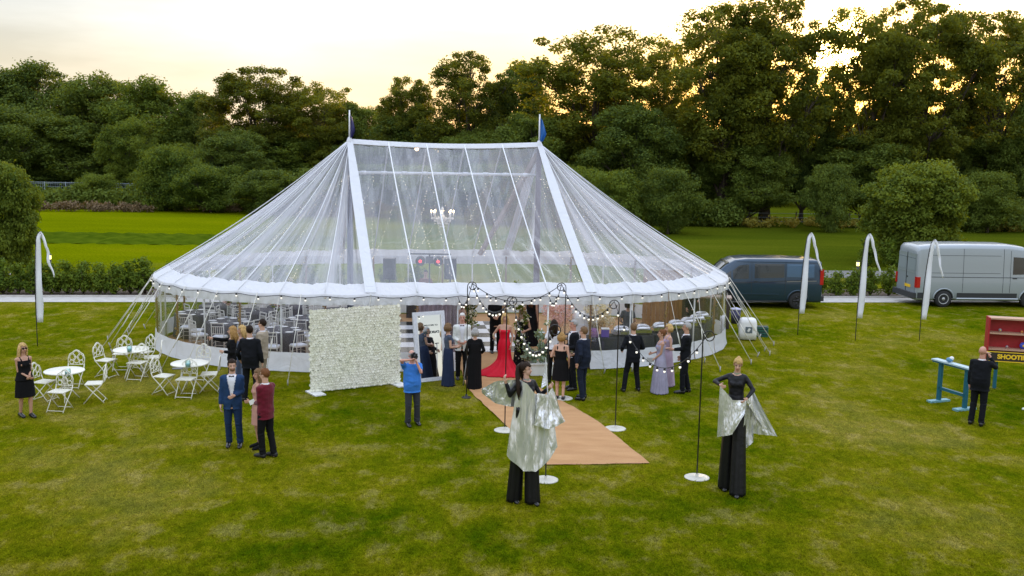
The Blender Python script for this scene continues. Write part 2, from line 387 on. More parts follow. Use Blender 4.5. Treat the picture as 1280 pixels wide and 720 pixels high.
for nm,sd,H,Rc,base,lo,pu,per,lf,lm,pr,lr,tr in (
    ('open_a',11,18,6.5,3.6,16,20,190,.215,LF_OAK,.85,.34,.42),
    ('open_b',12,18,6.8,3.8,17,18,185,.215,LF_OAK,.85,.33,.45),
    ('open_c',13,18,6.2,3.6,15,21,185,.215,LF_OAK,.85,.35,.40),
    ('dense_a',21,14,5.6,1.0,30,15,155,.23,LF_DARK,1.0,.27,.35),
    ('dense_b',22,14,5.8,.9,32,14,155,.23,LF_DARK,1.0,.26,.35),
    ('dense_c',23,14,5.4,1.2,28,15,155,.22,LF_LIGHT,1.0,.27,.33),
    ('bush_a',31,7,4.0,.2,13,18,170,.20,LF_DARK,.95,.42,.16),
    ('bush_b',32,7,4.2,.2,14,17,170,.20,LF_LIGHT,.95,.42,.16)):
    PROTO[nm]=tree_proto(nm,sd,H,Rc,base,lo,pu,per,lf,lm,pr,lr,tr)+(H,Rc)
def hedge_blob(name,label,cat,pxa,pxb,yb,h,dep,per,leaf,lm,seed,group=None,kind=None,n=60):
    rg=random.Random(seed); a=G(pxa,yb); b=G(pxb,yb+.01*(pxb-pxa)); cen=[];rad=[]
    for i in range(n):
        t=rg.random(); p=a.lerp(b,t); q=h*rg.uniform(.25,.42)
        cen.append((p.x,p.y+rg.uniform(0,dep),rg.uniform(.25,.72)*h)); rad.append((q*1.5,q*1.2,q))
    me=leaf_mesh(name,cen,rad,per,leaf,lm,seed); o=put(name,me); tag(o,label,cat,group,kind); return o
NLAB=[0]
def tree(kind, px, ytop, D, wpx, label, group='trees along the far edge of the field', rz=None, name='tree', cat='tree', zb=0):
    """place a tree by crown centre px, top ytop, distance D and crown width in px"""
    tm,cm,H0,R0=PROTO[kind]
    top=GD(px,ytop,D); x=top.x
    sz=(top.z-zb)/H0; sx=(wpx/2*D/FPX)/R0
    rt=thing(name,label,cat,(x,D,zb),rz if rz is not None else random.uniform(0,6.28),group)
    rt.scale=(sx,sx,sz)
    put('trunk',tm,rt); put('crown',cm,rt); return rt
# tall trees that draw the skyline (left to right)
SKY=[('dense_a',-30,80,95,150,'dark green dense tree at the far left end of the tree line'),
 ('dense_b',38,74,96,140,'tall dark rounded tree in the skyline above the left wire fence'),
 ('dense_a',118,90,94,130,'dense dark tree in the skyline right of the leftmost crowns'),
 ('dense_c',188,93,92,120,'mid green rounded skyline tree left of the skyline dip'),
 ('dense_b',246,112,93,84,'smaller skyline tree in the dip before the loose gold-lit crown'),
 ('open_a',318,80,88,150,'loose tree with gold sky showing through its crown, left of the marquee peak'),
 ('open_c',398,99,88,120,'open crowned tree with gold gaps just left of the dark blue pennant'),
 ('dense_b',450,126,90,80,'low dark tree in the deep skyline dip behind the left king pole'),
 ('open_a',508,92,84,92,'narrow upright open tree right of the deep skyline dip'),
 ('open_b',588,66,82,140,'broad open tree over the middle of the marquee ridge'),
 ('dense_b',655,72,86,90,'dense filled crown between the broad open tree and the big domed oak'),
 ('open_c',748,36,76,190,'domed oak with visible limbs above the right pennant'),
 ('open_b',838,52,80,90,'shorter crown in the notch between the domed oak and tallest oak'),
 ('open_a',915,2,72,190,'tall oak with heavy dark crown left of the low sun'),
 ('open_b',970,-12,72,180,'tallest oak with the sun glowing through its right side'),
 ('open_c',1103,6,74,150,'oak with gold gaps right of the sun'),
 ('open_a',1165,-10,74,170,'tall open oak above the round lone tree at right'),
 ('open_b',1262,8,76,190,'oak closing the right end of the tree line')]
for k,px,yt,D,wp,lab in SKY: tree(k,px,yt,D+15,wp*1.12,lab)
# lower dense trees in front of and between them
LOW=[('dense_b',-20,140,84,150,'low dense tree at far left below the skyline crowns'),
 ('dense_a',75,132,86,140,'dark low tree behind the left wire fence'),
 ('dense_c',160,150,84,120,'mid green low tree behind the bramble hedge'),
 ('dense_c',225,165,80,110,'pale green bushy tree at the field edge left of the marquee'),
 ('dense_a',290,170,80,120,'dense dark bushy tree at the field edge behind the marquee shoulder'),
 ('dense_c',365,160,82,130,'broad green bushy tree behind the left marquee slope'),
 ('dense_a',440,168,80,110,'dark bushy tree behind the left king pole'),
 ('dense_b',510,150,78,120,'dark low tree behind the left half of the ridge'),
 ('dense_a',590,150,76,130,'dark low tree behind the middle of the ridge'),
 ('dense_b',665,148,76,120,'dark low tree behind the right king pole'),
 ('dense_c',735,150,72,120,'green lower tree just right of the right pennant'),
 ('dense_a',800,150,70,120,'dark lower tree above the right marquee slope'),
 ('dense_b',868,150,70,120,'dark lower tree left of the tallest oak trunk'),
 ('dense_a',940,158,70,110,'dark lower tree beneath the glowing sun, left one'),
 ('dense_b',1010,150,70,120,'dark lower tree beneath the glowing sun, right one'),
 ('dense_a',1085,150,71,130,'dark lower tree behind the round lone tree'),
 ('dense_b',1160,142,70,130,'dark lower tree above the round lone tree'),
 ('dense_a',1235,140,72,120,'dark lower tree above the silver van cab'),
 ('dense_b',1300,130,72,120,'dark lower tree at the right end of the tree line')]
for i_,(k,px,yt,D,wp,lab) in enumerate(LOW): tree(k,px,yt+(-34,14,-10,24,-22,4,16)[i_%7]*(1 if px>600 else .5),D+14+(i_*5)%9,wp*(.85,1.1,.75,1.2)[i_%4],lab,group='lower trees in front of the tall ones')
# bushes at the foot
FOOT=[('bush_b',118,208,80,60,'round pale bush by the right end of the wire fence'),('bush_a',60,205,90,90,'dark bush behind the wire fence'),
 ('bush_b',205,182,78,90,'tall pale green bush behind the bramble hedge'),('bush_b',262,205,77,90,'leafy green bush at the field edge left of the marquee'),('bush_a',335,212,76,90,'dark bush at the field edge behind the marquee shoulder'),
 ('bush_a',400,210,76,100,'dark bush behind the left marquee slope'),('bush_a',470,205,76,100,'dark bush seen through the left of the clear roof'),('bush_b',540,205,76,110,'green bush seen through the middle of the clear roof'),
 ('bush_a',620,205,74,110,'dark bush seen through the right of the clear roof'),('bush_b',700,205,72,110,'green bush behind the right king pole'),
 ('bush_b',772,212,68,90,'green bush above the right marquee slope'),('bush_a',838,210,67,80,'dark bush at the field edge above the blue van roof'),
 ('bush_a',1040,205,72,70,'dark bush left of the round lone tree'),
 ('bush_a',1240,215,74,90,'dark bush above the silver van bonnet')]
for k,px,yt,D,wp,lab in FOOT: tree(k,px,yt+(8 if px<120 else 0),D+(13 if px<500 else 8),wp,lab,group='bushes at the foot of the tree line',name='bush',cat='bush')
hedge_blob('undergrowth','dark undergrowth along the field edge right of the marquee','undergrowth',800,930,283,2.6,2.5,150,.22,LF_DARK,78,n=60)
hedge_blob('undergrowth','dark undergrowth along the field edge behind the silver van','undergrowth',1195,1300,290,3.0,2.5,150,.22,LF_DARK,79,n=60)
# a farther row closes the gaps low down
for i in range(16):
    px=-60+i*92
    tree('dense_a' if i%2 else 'dense_b',px,150+10*math.sin(i*2.1),120,150,'dim far tree behind the tree line, closing the gaps low down',group='far trees behind the tree line')
# round lone trees on the lawn
tm,cm=tree_proto('lone',51,6.2,3.2,.45,20,20,190,.17,LF_LIGHT,.62,.36,.14)
PROTO['lone']=(tm,cm,6.2,3.2)
LF_LONE=leafmat('lone_leaves',(.030,.070,.008),(.150,.200,.022),.35)
cm.materials[0]=LF_LONE
def lone(px,ytop,ybase,wpx,label):
    b=G(px,ybase); return tree('lone',px,ytop,b.y,wpx,label,group='lone round trees on the lawn')
lone(1153,199,330,140,'round bushy lone tree standing behind the silver van')
lone(-2,198,345,100,'round lone tree cut by the left edge of the photo')

# bramble hedge, dry stems and wire fence at the far left
hedge_blob('bramble_hedge','long dark bramble hedge in front of the far wire fence','hedge',12,205,261,2.0,2.0,130,.25,LF_DARK,71,n=150)
hedge_blob('scrub','low scrubby dark growth along the field edge behind the marquee','scrub',200,430,264,1.2,2.0,120,.24,LF_DARK,72,n=120)
hedge_blob('dry_weeds','pinkish dry weed stems in front of the bramble hedge','weeds',30,190,264,1.0,.6,60,.16,LF_DRY,73,n=90,kind='stuff')
hedge_blob('dry_weeds','pinkish dry weed clumps left of the marquee slope','weeds',232,300,265,.9,.6,60,.16,LF_DRY,74,n=30,kind='stuff')
hedge_blob('rough_grass','yellow rough grass under the right-hand oaks','grass',930,1110,285,.9,3,60,.2,leafmat('yellow_grass',(.16,.17,.03),(.33,.30,.06),.4),75,n=60,kind='stuff')
hedge_blob('rough_grass','rough yellow grass strip right of the round lone tree','grass',1225,1300,290,.9,3,60,.2,MT['yellow_grass'],76,n=40,kind='stuff')
f=thing('wire_fence','grey wire mesh fence behind the bramble hedge','fence',G(14,259)+Vector((0,2.5,0)))
FM=mat('fence_grey',(.30,.36,.40),.5); base0=f.location
for i in range(9):
    MB().bar((i*2.0,0,0),(i*2.0,0,2.3),.07).build('post',FM,f)
mb=MB()
for k in range(8): mb.bar((0,0,.3+k*.26),(16,0,.3+k*.26),.02)
for k in range(80): mb.bar((k*.2,0,.3),(k*.2,0,2.25),.012)
mb.bar((0,0,2.25),(16,0,2.25),.05); mb.build('mesh_panel',FM,f)
# field fence under the right oaks
f=thing('field_fence','wooden post and wire fence under the right-hand oaks','fence',G(900,284)+Vector((0,2,0)))
for i in range(14): MB().bar((i*2.3,i*.1,0),(i*2.3,i*.1,1.25),.1).build('post',BARK,f)
mb=MB()
for k in (.4,.75,1.1): mb.bar((0,0,k),(13*2.3,1.3,k),.02)
mb.build('wire',FM,f)
# laurel hedge plants along the path
cen=[];rad=[];rg=random.Random(5)
stm=MB()
for i in range(34):
    a=rg.uniform(0,6.28); r=rg.uniform(0,.42); z=rg.uniform(.25,1.12); r*=1-.4*max(0,z-.7)
    cen.append((math.cos(a)*r,math.sin(a)*r*.8,z)); q=rg.uniform(.14,.24); rad.append((q,q,q*1.1)); 
    if i%3==0: stm.tube([(0,0,0),(math.cos(a)*r*.4,math.sin(a)*r*.4,z*.5),(math.cos(a)*r,math.sin(a)*r*.8,z)],[.02,.014,.006],5)
LM=[leaf_mesh('laurel_a',cen,rad,46,.105,LF_HEDGE,81)]
cen2=[(x*.9,y,z*1.05+.03) for x,y,z in cen[::-1]]
LM.append(leaf_mesh('laurel_b',cen2,rad,46,.105,LF_HEDGE,82))
SM=stm.mesh('laurel_stems',BARK,True)
def laurel(px,py,s,label):
    rt=thing('laurel_bush',label,'bush',G(px,py),random.uniform(0,6.28),'laurel hedge plants along the path',s=s)
    put('foliage',LM[random.randrange(2)],rt); put('stems',SM,rt)
xs=[-18,3,24,44,64,84,104,124,144,163,182]
for i,x in enumerate(xs):
    laurel(x,367+x*.001,random.uniform(.92,1.12),f'leafy laurel bush, {["first","second","third","fourth","fifth","sixth","seventh","eighth","ninth","tenth","eleventh"][i]} from the left in the hedge behind the white path')
xs=[1022,1044,1066,1088,1110]
for i,x in enumerate(xs):
    laurel(x,370,random.uniform(.85,1.0),f'leafy laurel bush, {["first","second","third","fourth","fifth"][i]} from the left in the hedge between the two vans')
for i in range(10):
    laurel(215+i*34,368,1.0,'laurel bush seen through the clear marquee wall')
for i,x in enumerate((1085,1112)):
    laurel(x,333,1.2,['leafy shrub at the foot of the round lone tree, left one','leafy shrub at the foot of the round lone tree, right one'][i])
# bollard lights
BY=mat('lamp_yellow',(1.0,.85,.25),.4,emit=3.0)
for px,py,lab in ((63,345,'small dark bollard lamp lit yellow behind the left laurel hedge'),(1071,352,'small dark bollard lamp lit yellow behind the hedge between the vans')):
    t=thing('bollard_lamp',lab,'lamp',G(px,py),0,'bollard lamps along the drive')
    MB().lathe([(.07,0),(.07,.78)],n=12).build('post',BLACKM,t,True)
    MB().lathe([(.065,.781),(.075,.80),(.075,.95),(.06,.96)],n=12).build('light',BY,t,True)
    MB().lathe([(.10,.961),(.10,.99),(.02,1.03)],n=12).build('cap',BLACKM,t,True)

# grass blades standing on the near lawn
def blades():
    rg=np.random.default_rng(77); n=170000
    y=13.2+ (rg.random(n)**2.0)*24.0; x=(rg.random(n)-.5)*2*(y*.56)
    inten=(((x+5)/9.4)**2+((y-32)/6.0)**2>1)&(y<37); x=x[inten]; y=y[inten]; n=len(x)
    def inside(P):
        c=np.zeros(len(x),bool)
        for i in range(len(P)):
            x0,y0=P[i][:2]; x1,y1=P[(i+1)%len(P)][:2]
            k=((y0>y)!=(y1>y))&(x<(x1-x0)*(y-y0)/((y1-y0) or 1e-9)+x0); c^=k
        return c
    cp=[G(*q) for q in ((576,462),(583,484),(596,498),(610.5,512),(634,534),(657,557),(682,582),(812,580),(772,547),(747,527),(721,512),(700,500),(672,484),(652,462))]
    keep=~inside(cp)
    for q in ((631,538),(682,600),(769,536),(871,597),(583,497),(704,498)):
        c=G(*q); keep&=np.hypot(x-c.x,y-c.y)>.25
    x=x[keep]; y=y[keep]; n=len(x)
    a=rg.random(n)*6.283; h=.022+.034*rg.random(n); w_=.006+.006*rg.random(n); lx=rg.normal(size=n)*.045; ly=rg.normal(size=n)*.045
    V=np.zeros((n,3,3)); V[:,0]=np.stack([x-np.cos(a)*w_,y-np.sin(a)*w_,np.zeros(n)-.002],1); V[:,1]=np.stack([x+np.cos(a)*w_,y+np.sin(a)*w_,np.zeros(n)-.002],1); V[:,2]=np.stack([x+lx,y+ly,h],1)
    me=bpy.data.meshes.new('grass_blades'); me.vertices.add(n*3); me.vertices.foreach_set('co',V.reshape(-1).astype(np.float32)); me.loops.add(n*3); me.loops.foreach_set('vertex_index',np.arange(n*3,dtype=np.int32))
    me.polygons.add(n); me.polygons.foreach_set('loop_start',np.arange(0,n*3,3,dtype=np.int32)); me.polygons.foreach_set('loop_total',np.full(n,3,dtype=np.int32)); bm_=LAWN.copy(); bm_.name='lawn_blade'; t=bm_.node_tree; pb=t.nodes['Principled BSDF']; cs=pb.inputs['Base Color'].links[0].from_socket
    for l_ in list(pb.inputs['Normal'].links): t.links.remove(l_)
    sc2=t.nodes.new('ShaderNodeVectorMath'); sc2.operation='SCALE'; sc2.inputs['Scale'].default_value=1.55; t.links.new(cs,sc2.inputs[0]); t.links.new(sc2.outputs[0],pb.inputs['Base Color'])
    tl=t.nodes.new('ShaderNodeBsdfTranslucent'); t.links.new(sc2.outputs[0],tl.inputs[0]); mx=t.nodes.new('ShaderNodeMixShader'); mx.inputs[0].default_value=.5; t.links.new(pb.outputs[0],mx.inputs[1]); t.links.new(tl.outputs[0],mx.inputs[2])
    ou=[q for q in t.nodes if q.type=='OUTPUT_MATERIAL'][0]; t.links.new(mx.outputs[0],ou.inputs[0])
    me.materials.append(bm_); me.update(calc_edges=True)
    o=put('grass_blades',me); tag(o,'short mown grass blades on the near lawn','grass',kind='stuff')
blades()
# ------------------------------------------------------------------ the marquee
def pvc_mat(name='clear_pvc', milk=.10, streak=.35, gl=.10, refl=.07, us=4, hem=0):
    m=bpy.data.materials.new(name); m.use_nodes=True; t=m.node_tree; t.nodes.clear(); N=t.nodes.new; L=t.links.new
    o=N('ShaderNodeOutputMaterial'); tr=N('ShaderNodeBsdfTransparent'); tr.inputs[0].default_value=(.93,.93,.95,1)
    gls=N('ShaderNodeBsdfGlossy'); gls.inputs['Roughness'].default_value=gl; gls.inputs['Color'].default_value=(.95,.96,1,1)
    df=N('ShaderNodeBsdfDiffuse'); df.inputs[0].default_value=(.75,.77,.84,1); tl=N('ShaderNodeBsdfTranslucent'); tl.inputs[0].default_value=(.8,.8,.82,1)
    dm=N('ShaderNodeMixShader'); dm.inputs[0].default_value=.4; L(df.outputs[0],dm.inputs[1]); L(tl.outputs[0],dm.inputs[2])
    uv=N('ShaderNodeUVMap'); mp=N('ShaderNodeMapping'); mp.inputs['Scale'].default_value=(us,.45,1); L(uv.outputs[0],mp.inputs[0])
    n=N('ShaderNodeTexNoise'); n.inputs['Scale'].default_value=1.0; n.inputs['Detail'].default_value=5; n.inputs['Distortion'].default_value=.4; L(mp.outputs[0],n.inputs[0])
    bp=N('ShaderNodeBump'); bp.inputs['Strength'].default_value=.55; bp.inputs['Distance'].default_value=.08; L(n.outputs[0],bp.inputs['Height']); L(bp.outputs[0],gls.inputs['Normal'])
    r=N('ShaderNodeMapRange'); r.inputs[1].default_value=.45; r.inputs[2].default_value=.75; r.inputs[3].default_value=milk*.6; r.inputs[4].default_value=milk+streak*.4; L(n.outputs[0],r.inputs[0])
    if hem:  # hem paints the sky-lit steep side of each gore as whiter film
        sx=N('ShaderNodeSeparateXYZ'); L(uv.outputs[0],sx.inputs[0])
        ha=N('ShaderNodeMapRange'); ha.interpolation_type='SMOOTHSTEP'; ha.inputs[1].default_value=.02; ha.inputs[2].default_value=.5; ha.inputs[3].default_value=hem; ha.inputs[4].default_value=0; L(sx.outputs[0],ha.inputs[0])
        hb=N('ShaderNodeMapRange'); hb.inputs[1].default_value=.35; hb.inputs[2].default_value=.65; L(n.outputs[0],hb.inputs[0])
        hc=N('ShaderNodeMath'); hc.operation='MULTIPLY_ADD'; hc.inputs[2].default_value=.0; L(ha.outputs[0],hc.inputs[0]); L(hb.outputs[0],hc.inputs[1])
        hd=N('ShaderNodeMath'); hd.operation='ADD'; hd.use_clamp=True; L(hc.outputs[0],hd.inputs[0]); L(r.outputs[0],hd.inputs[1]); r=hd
    lw=N('ShaderNodeLayerWeight'); lw.inputs[0].default_value=.5
    pw=N('ShaderNodeMath'); pw.operation='POWER'; pw.inputs[1].default_value=3.0; L(lw.outputs['Facing'],pw.inputs[0])
    f2=N('ShaderNodeMath'); f2.operation='MULTIPLY_ADD'; f2.inputs[1].default_value=.85; f2.inputs[2].default_value=refl; f2.use_clamp=True; L(pw.outputs[0],f2.inputs[0])
    m1=N('ShaderNodeMixShader'); L(f2.outputs[0],m1.inputs[0]); L(tr.outputs[0],m1.inputs[1]); L(gls.outputs[0],m1.inputs[2])
    m2=N('ShaderNodeMixShader'); L(r.outputs[0],m2.inputs[0]); L(m1.outputs[0],m2.inputs[1]); L(dm.outputs[0],m2.inputs[2])
    L(m2.outputs[0],o.inputs[0]); return m
PVC_F=pvc_mat('clear_pvc_flat',.07,.14,.05,.11,1.5)
PVC_E=pvc_mat('clear_pvc_folded',.14,.8,.14,.13,2.6,.85)  # milky film; streaks also paint in the shine along its folds
PVC_W=pvc_mat('clear_pvc_wall',.01,.10,.06,.05)
def canvas_mat():
    m=bpy.data.materials.new('marquee_canvas'); m.use_nodes=True; t=m.node_tree; t.nodes.clear(); N=t.nodes.new; L=t.links.new
    o=N('ShaderNodeOutputMaterial'); b=N('ShaderNodeBsdfPrincipled'); b.inputs['Base Color'].default_value=(.80,.82,.87,1); b.inputs['Roughness'].default_value=.45
    tl=N('ShaderNodeBsdfTranslucent'); tl.inputs[0].default_value=(.85,.85,.85,1); mx=N('ShaderNodeMixShader'); mx.inputs[0].default_value=.28
    g=N('ShaderNodeNewGeometry'); n=N('ShaderNodeTexNoise'); n.inputs['Scale'].default_value=2.6; n.inputs['Detail'].default_value=4; n.inputs['Distortion'].default_value=1.0; L(g.outputs['Position'],n.inputs[0])
    bp=N('ShaderNodeBump'); bp.inputs['Strength'].default_value=.5; bp.inputs['Distance'].default_value=.10; L(n.outputs[0],bp.inputs['Height']); L(bp.outputs[0],b.inputs['Normal']); L(bp.outputs[0],tl.inputs['Normal'])
    L(b.outputs[0],mx.inputs[1]); L(tl.outputs[0],mx.inputs[2]); L(mx.outputs[0],o.inputs[0]); return m
CANVAS=canvas_mat()
TC=Vector((-2.05,32.2,0)); TR=R(7.5); TA=Vector((math.cos(TR),math.sin(TR),0)); TB=Vector((-math.sin(TR),math.cos(TR),0))   # axis, rearward
HL=3.1; AX=6.05; BY_=4.9
def tp(u,v,z=0): return TC+TA*u+TB*v+Vector((0,0,z))
_out=[]
def outline_dense():
    pts=[(u,-BY_) for u in np.linspace(-HL,HL,40)[1:-1]]
    e=[(HL+AX*math.sin(a),-BY_*math.cos(a)) for a in np.linspace(0,PI,161)]
    b=[(u,BY_) for u in np.linspace(HL,-HL,40)[1:-1]]
    e2=[(-HL-AX*math.sin(a),BY_*math.cos(a)) for a in np.linspace(0,PI,161)]
    return pts+e+b+e2
OD=outline_dense(); _s=[0]
for i in range(1,len(OD)+1): _s.append(_s[-1]+math.dist(OD[i-1],OD[i%len(OD)]))
PER=_s[-1]
def out_at(s):
    s%=PER; i=int(np.searchsorted(_s,s,side='right'))-1; i=min(i,len(OD)-1)
    t=(s-_s[i])/max(1e-9,_s[i+1]-_s[i]); a=OD[i]; b=OD[(i+1)%len(OD)]
    return (a[0]+(b[0]-a[0])*t,a[1]+(b[1]-a[1])*t)
def s_of(u,v):
    return _s[min(range(len(OD)),key=lambda i:math.dist(OD[i],(u,v)))]
# eave stations, starting at the front-left corner and running to the right round the tent
FU=[-2.5,-1.27,-.03,1.2,2.44,3.67]
s_f=[s_of(u,-BY_) if abs(u)<HL else s_of(HL+AX*math.sin(math.asin((u-HL)/AX)),-BY_*math.cos(math.asin((u-HL)/AX))) for u in FU]
s_f[0]=s_of(-2.5,-BY_); s0=s_f[0]
span=PER/2; 
ST=[]   # (s, kind, ridge param) ridge param 0=left peak..1=right peak
s_front=[s0+ (x-s0 if x>=s0 else x-s0+PER) for x in s_f]
for i in range(5): ST.append((s_front[i],'F',i/5))
endlen=span-(s_front[5]-s_front[0])
NG=14
for i in range(NG): ST.append((s_front[5]+endlen*i/NG,'R' if i else 'RF',1.0))
for i in range(5): ST.append((s_front[0]+span+(s_front[i]-s_front[0]),'B',1-i/5))
for i in range(NG): ST.append((s_front[5]+span+endlen*i/NG,'L',0.0))
NST=len(ST)
PL=GD(437,176,32.3); PR=GD(674,179,33.1); RZ=(PL.z+PR.z)/2
PL.z=RZ; PR.z=RZ
EZ=2.20
def ridge_pt(t): 
    p=PL.lerp(PR,t); return p+Vector((0,0,-.10*math.sin(PI*t)))
def eave_pt(s,z=EZ,o=0.0):
    u,v=out_at(s); a=out_at(s-.05); b=out_at(s+.05); n=Vector((b[1]-a[1],-(b[0]-a[0]),0)).normalized()
    return tp(u+n.x*o,v+n.y*o,z)
def ridge_of(i):
    """apex that station i runs to"""
    k,t=ST[i%NST][1],ST[i%NST][2]
    return t
marq=thing('marquee','large clear-roofed traditional marquee with white valance, guy ropes and two king poles','marquee',TC)
def loc(p): return Vector(p)-TC
def uvmesh(o,uvs):
    me=o.data; l=me.uv_layers.new(name='UVMap'); 
    arr=np.empty((len(me.loops),2),dtype=np.float32)
    vi=np.empty(len(me.loops),dtype=np.int32); me.loops.foreach_get('vertex_index',vi)
    arr[:]=np.asarray(uvs,dtype=np.float32)[vi]; l.data.foreach_set('uv',arr.reshape(-1))
NU=20; NV=44
rs=random.Random(9)
def panel(i):
    s1=ST[i][0]; s2=ST[(i+1)%NST][0]
    if s2<s1: s2+=PER
    k=ST[i][1]; t1=ST[i][2]
    if k=='F': t2=t1+.2
    elif k=='B': t2=t1-.2
    else: t2=t1
    end=k in('R','L','RF')
    sag=.16 if end else .10; ph=rs.uniform(0,6); amp=rs.uniform(.6,1.2)
    uvs=[];vs=[]
    TB_=.93   # clear film down to here, then the white border
    for j in range(NV+1):
        tt=j/NV*TB_
        for q in range(NU+1):
            ss=q/NU; r=ridge_pt(t1+(t2-t1)*ss) if not end else ridge_pt(t1)
            e=eave_pt(s1+(s2-s1)*ss)
            p=r.lerp(e,tt)
            nrm_=(eave_pt(s1+.6*(s2-s1))-eave_pt(s1+.4*(s2-s1))).cross(Vector(e)-r).normalized()
            if nrm_.z<0: nrm_=-nrm_
            w_=math.sin(PI*ss)**.8
            # slack between the rib ropes plus pulled wrinkles running down the gore
            dd=-sag*w_*(.25+.75*tt)*math.sin(PI*min(1,.12+tt*.85))**.5
            dd+=.028*amp*w_*math.sin(ss*17+ph+tt*3.0)*(1-.4*tt)*(1.0 if end else .25)
            if end: dd+=.02*w_*math.sin(ss*31+ph*2-tt*5)
            if k=='F' and i in (3,4) and tt>.62:
                g_=(tt-.62)/.31; q_=(i-3)+ss
                dd+=.075*max(0,1-abs(q_-.95)/.95)*math.sin(q_*2.2*PI*2-tt*30)*math.sin(PI*min(1,g_*1.05))
            # belly of the whole slope
            dd-=.22*math.sin(PI*tt) if end else .10*math.sin(PI*tt)
            p=p+nrm_*dd
            vs.append(loc(p)); uvs.append((ss,tt+i*5.3))
    mb=MB(); mb.add(vs,[(j*(NU+1)+q,j*(NU+1)+q+1,(j+1)*(NU+1)+q+1,(j+1)*(NU+1)+q) for j in range(NV) for q in range(NU)])
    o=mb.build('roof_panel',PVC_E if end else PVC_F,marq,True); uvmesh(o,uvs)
    # white border and hanging valance
    last=vs[-(NU+1):]
    rows=[last]
    for kk,(dz,oo) in enumerate(((0,0),(0,0),(-.015,.022),(-.12,.03),(-.24,.03),(-.34,.02))):
        row=[]
        for q in range(NU+1):
            ss=q/NU; e=eave_pt(s1+(s2-s1)*ss,EZ,oo); w_=math.sin(PI*ss)
            fold=.012*math.sin(ss*23+ph+kk)+.010*math.sin(ss*41+ph*2)
            z=EZ+dz-.035*w_
            if kk==5: z+=.055*w_**.7
            P3=Vector((e.x,e.y,z)); n3=(eave_pt(s1+(s2-s1)*ss,0,1)-eave_pt(s1+(s2-s1)*ss,0,0))
            if kk>=3: P3+=n3*fold*(kk-2)*.6
            P3=loc(P3)
            if kk==0: P3=Vector(last[q]).lerp(P3,.5)+Vector((0,0,.004))
            row.append(P3)
        rows.append(row)
    vb=MB(); vb.loft(rows,closed=False,caps=False); vb.build('valance',CANVAS,marq,True)
for i in range(NST): panel(i)
def rib_pts(i,off=.02,n=14,tmax=1.0):
    end=ST[i][1] in('R','L') ; r=ridge_pt(ST[i][2]); e=eave_pt(ST[i][0]); pts=[]
    for j in range(n+1):
        tt=tmax*j/n; p=r.lerp(e,tt); p.z+=off-(.20*math.sin(PI*tt) if end else .10*math.sin(PI*tt)); pts.append(loc(p))
    return pts
for i in range(NST):
    k=ST[i][1]
    if (i in (0,5)) or (k=='B' and ST[i][2]==1.0) or i==24:    # wide white webbing bands at the four corners
        r=rib_pts(i,.03,14); 
        nr=(eave_pt(ST[i][0]+.2)-eave_pt(ST[i][0]-.2)).normalized()
        rows=[[p-nr*.15*(.35+.65*min(1,(j+2)/6)),p+nr*.15*(.35+.65*min(1,(j+2)/6)),p+nr*.14*(.35+.65*min(1,(j+2)/6))-Vector((0,0,.02)),p-nr*.14*(.35+.65*min(1,(j+2)/6))-Vector((0,0,.02))] for j,p in enumerate(r)]
        MB().loft(rows).build('roof_band',CANVAS,marq)
    else:
        MB().tube(rib_pts(i),.022 if k in('F','B') else .011,5).build('rib_rope',WHITE,marq,True)
# ridge band
mb=MB(); rows=[]
for j in range(13):
    p=ridge_pt(j/12); fb=(PR-PL).normalized(); pr_=Vector((-fb.y,fb.x,0))
    rows.append([loc(p+pr_*.14+Vector((0,0,-.10))),loc(p+Vector((0,0,.05))),loc(p-pr_*.14+Vector((0,0,-.10))),loc(p-pr_*.12+Vector((0,0,-.12))),loc(p+Vector((0,0,.0))),loc(p+pr_*.12+Vector((0,0,-.12)))])
mb.loft(rows); mb.build('ridge_band',CANVAS,marq)
# king poles with masts and pennants
for P_,mm,nm in ((PL,DKSTEEL,'l'),(PR,BRPOLE,'r')):
    MB().lathe([(.11,0.0),(.10,3),(.085,P_.z-.12)],loc((P_.x,P_.y,0)),14).build('king_pole',mm,marq,True)
    MB().lathe([(.16,-.16),(.10,-.02),(.05,.10)],loc(P_),16).build('peak_collar',CANVAS,marq,True)
    MB().lathe([(.03,.0),(.022,.95)],loc(P_),8).build('mast',WHITE,marq,True)
FLB=mat('pennant_navy',(.02,.02,.11),.6); FLB2=mat('pennant_blue',(.01,.12,.42),.6)
for P_,mm,lab,w_ in ((PL,FLB,'dark navy drooping pennant',.22),(PR,FLB2,'bright blue drooping pennant',.30)):
    mb=MB()
    def flag(u,v,P_=P_,w_=w_):
        h=.85-.78*v; return loc(P_+Vector((.02+u*w_*(.25+.75*v)*(1-.7*max(0,v-.6)/.4),.06*math.sin(u*7+v*3),h-.10*u*(1-v))))
    mb.grid(flag,8,14); o=mb.build('pennant',mm,marq,True); o['label']=lab
# horizontal truss bar and brace between the king poles, inside
a=PL+Vector((.1,0,-1.02)); b=PR+Vector((-.1,0,-1.02))
mb=MB(); mb.tube([loc(a),loc(b)],.045,8); 
for k in range(9):
    q=a.lerp(b,(k+.5)/9); mb.tube([loc(q-Vector((.09,0,0))),loc(q+Vector((.09,0,0)))],.06,8)
mb.build('truss_bar',WHITE,marq,True)
TIMB=mat('brace_timber',(.34,.25,.20),.6,var=.15,vs=3)
MB().bar(loc(PR+Vector((-.05,.15,-.35))),loc(Vector((PR.x-1.95,PR.y+1.7,2.5))),.15,.12).build('brace_beam',TIMB,marq)
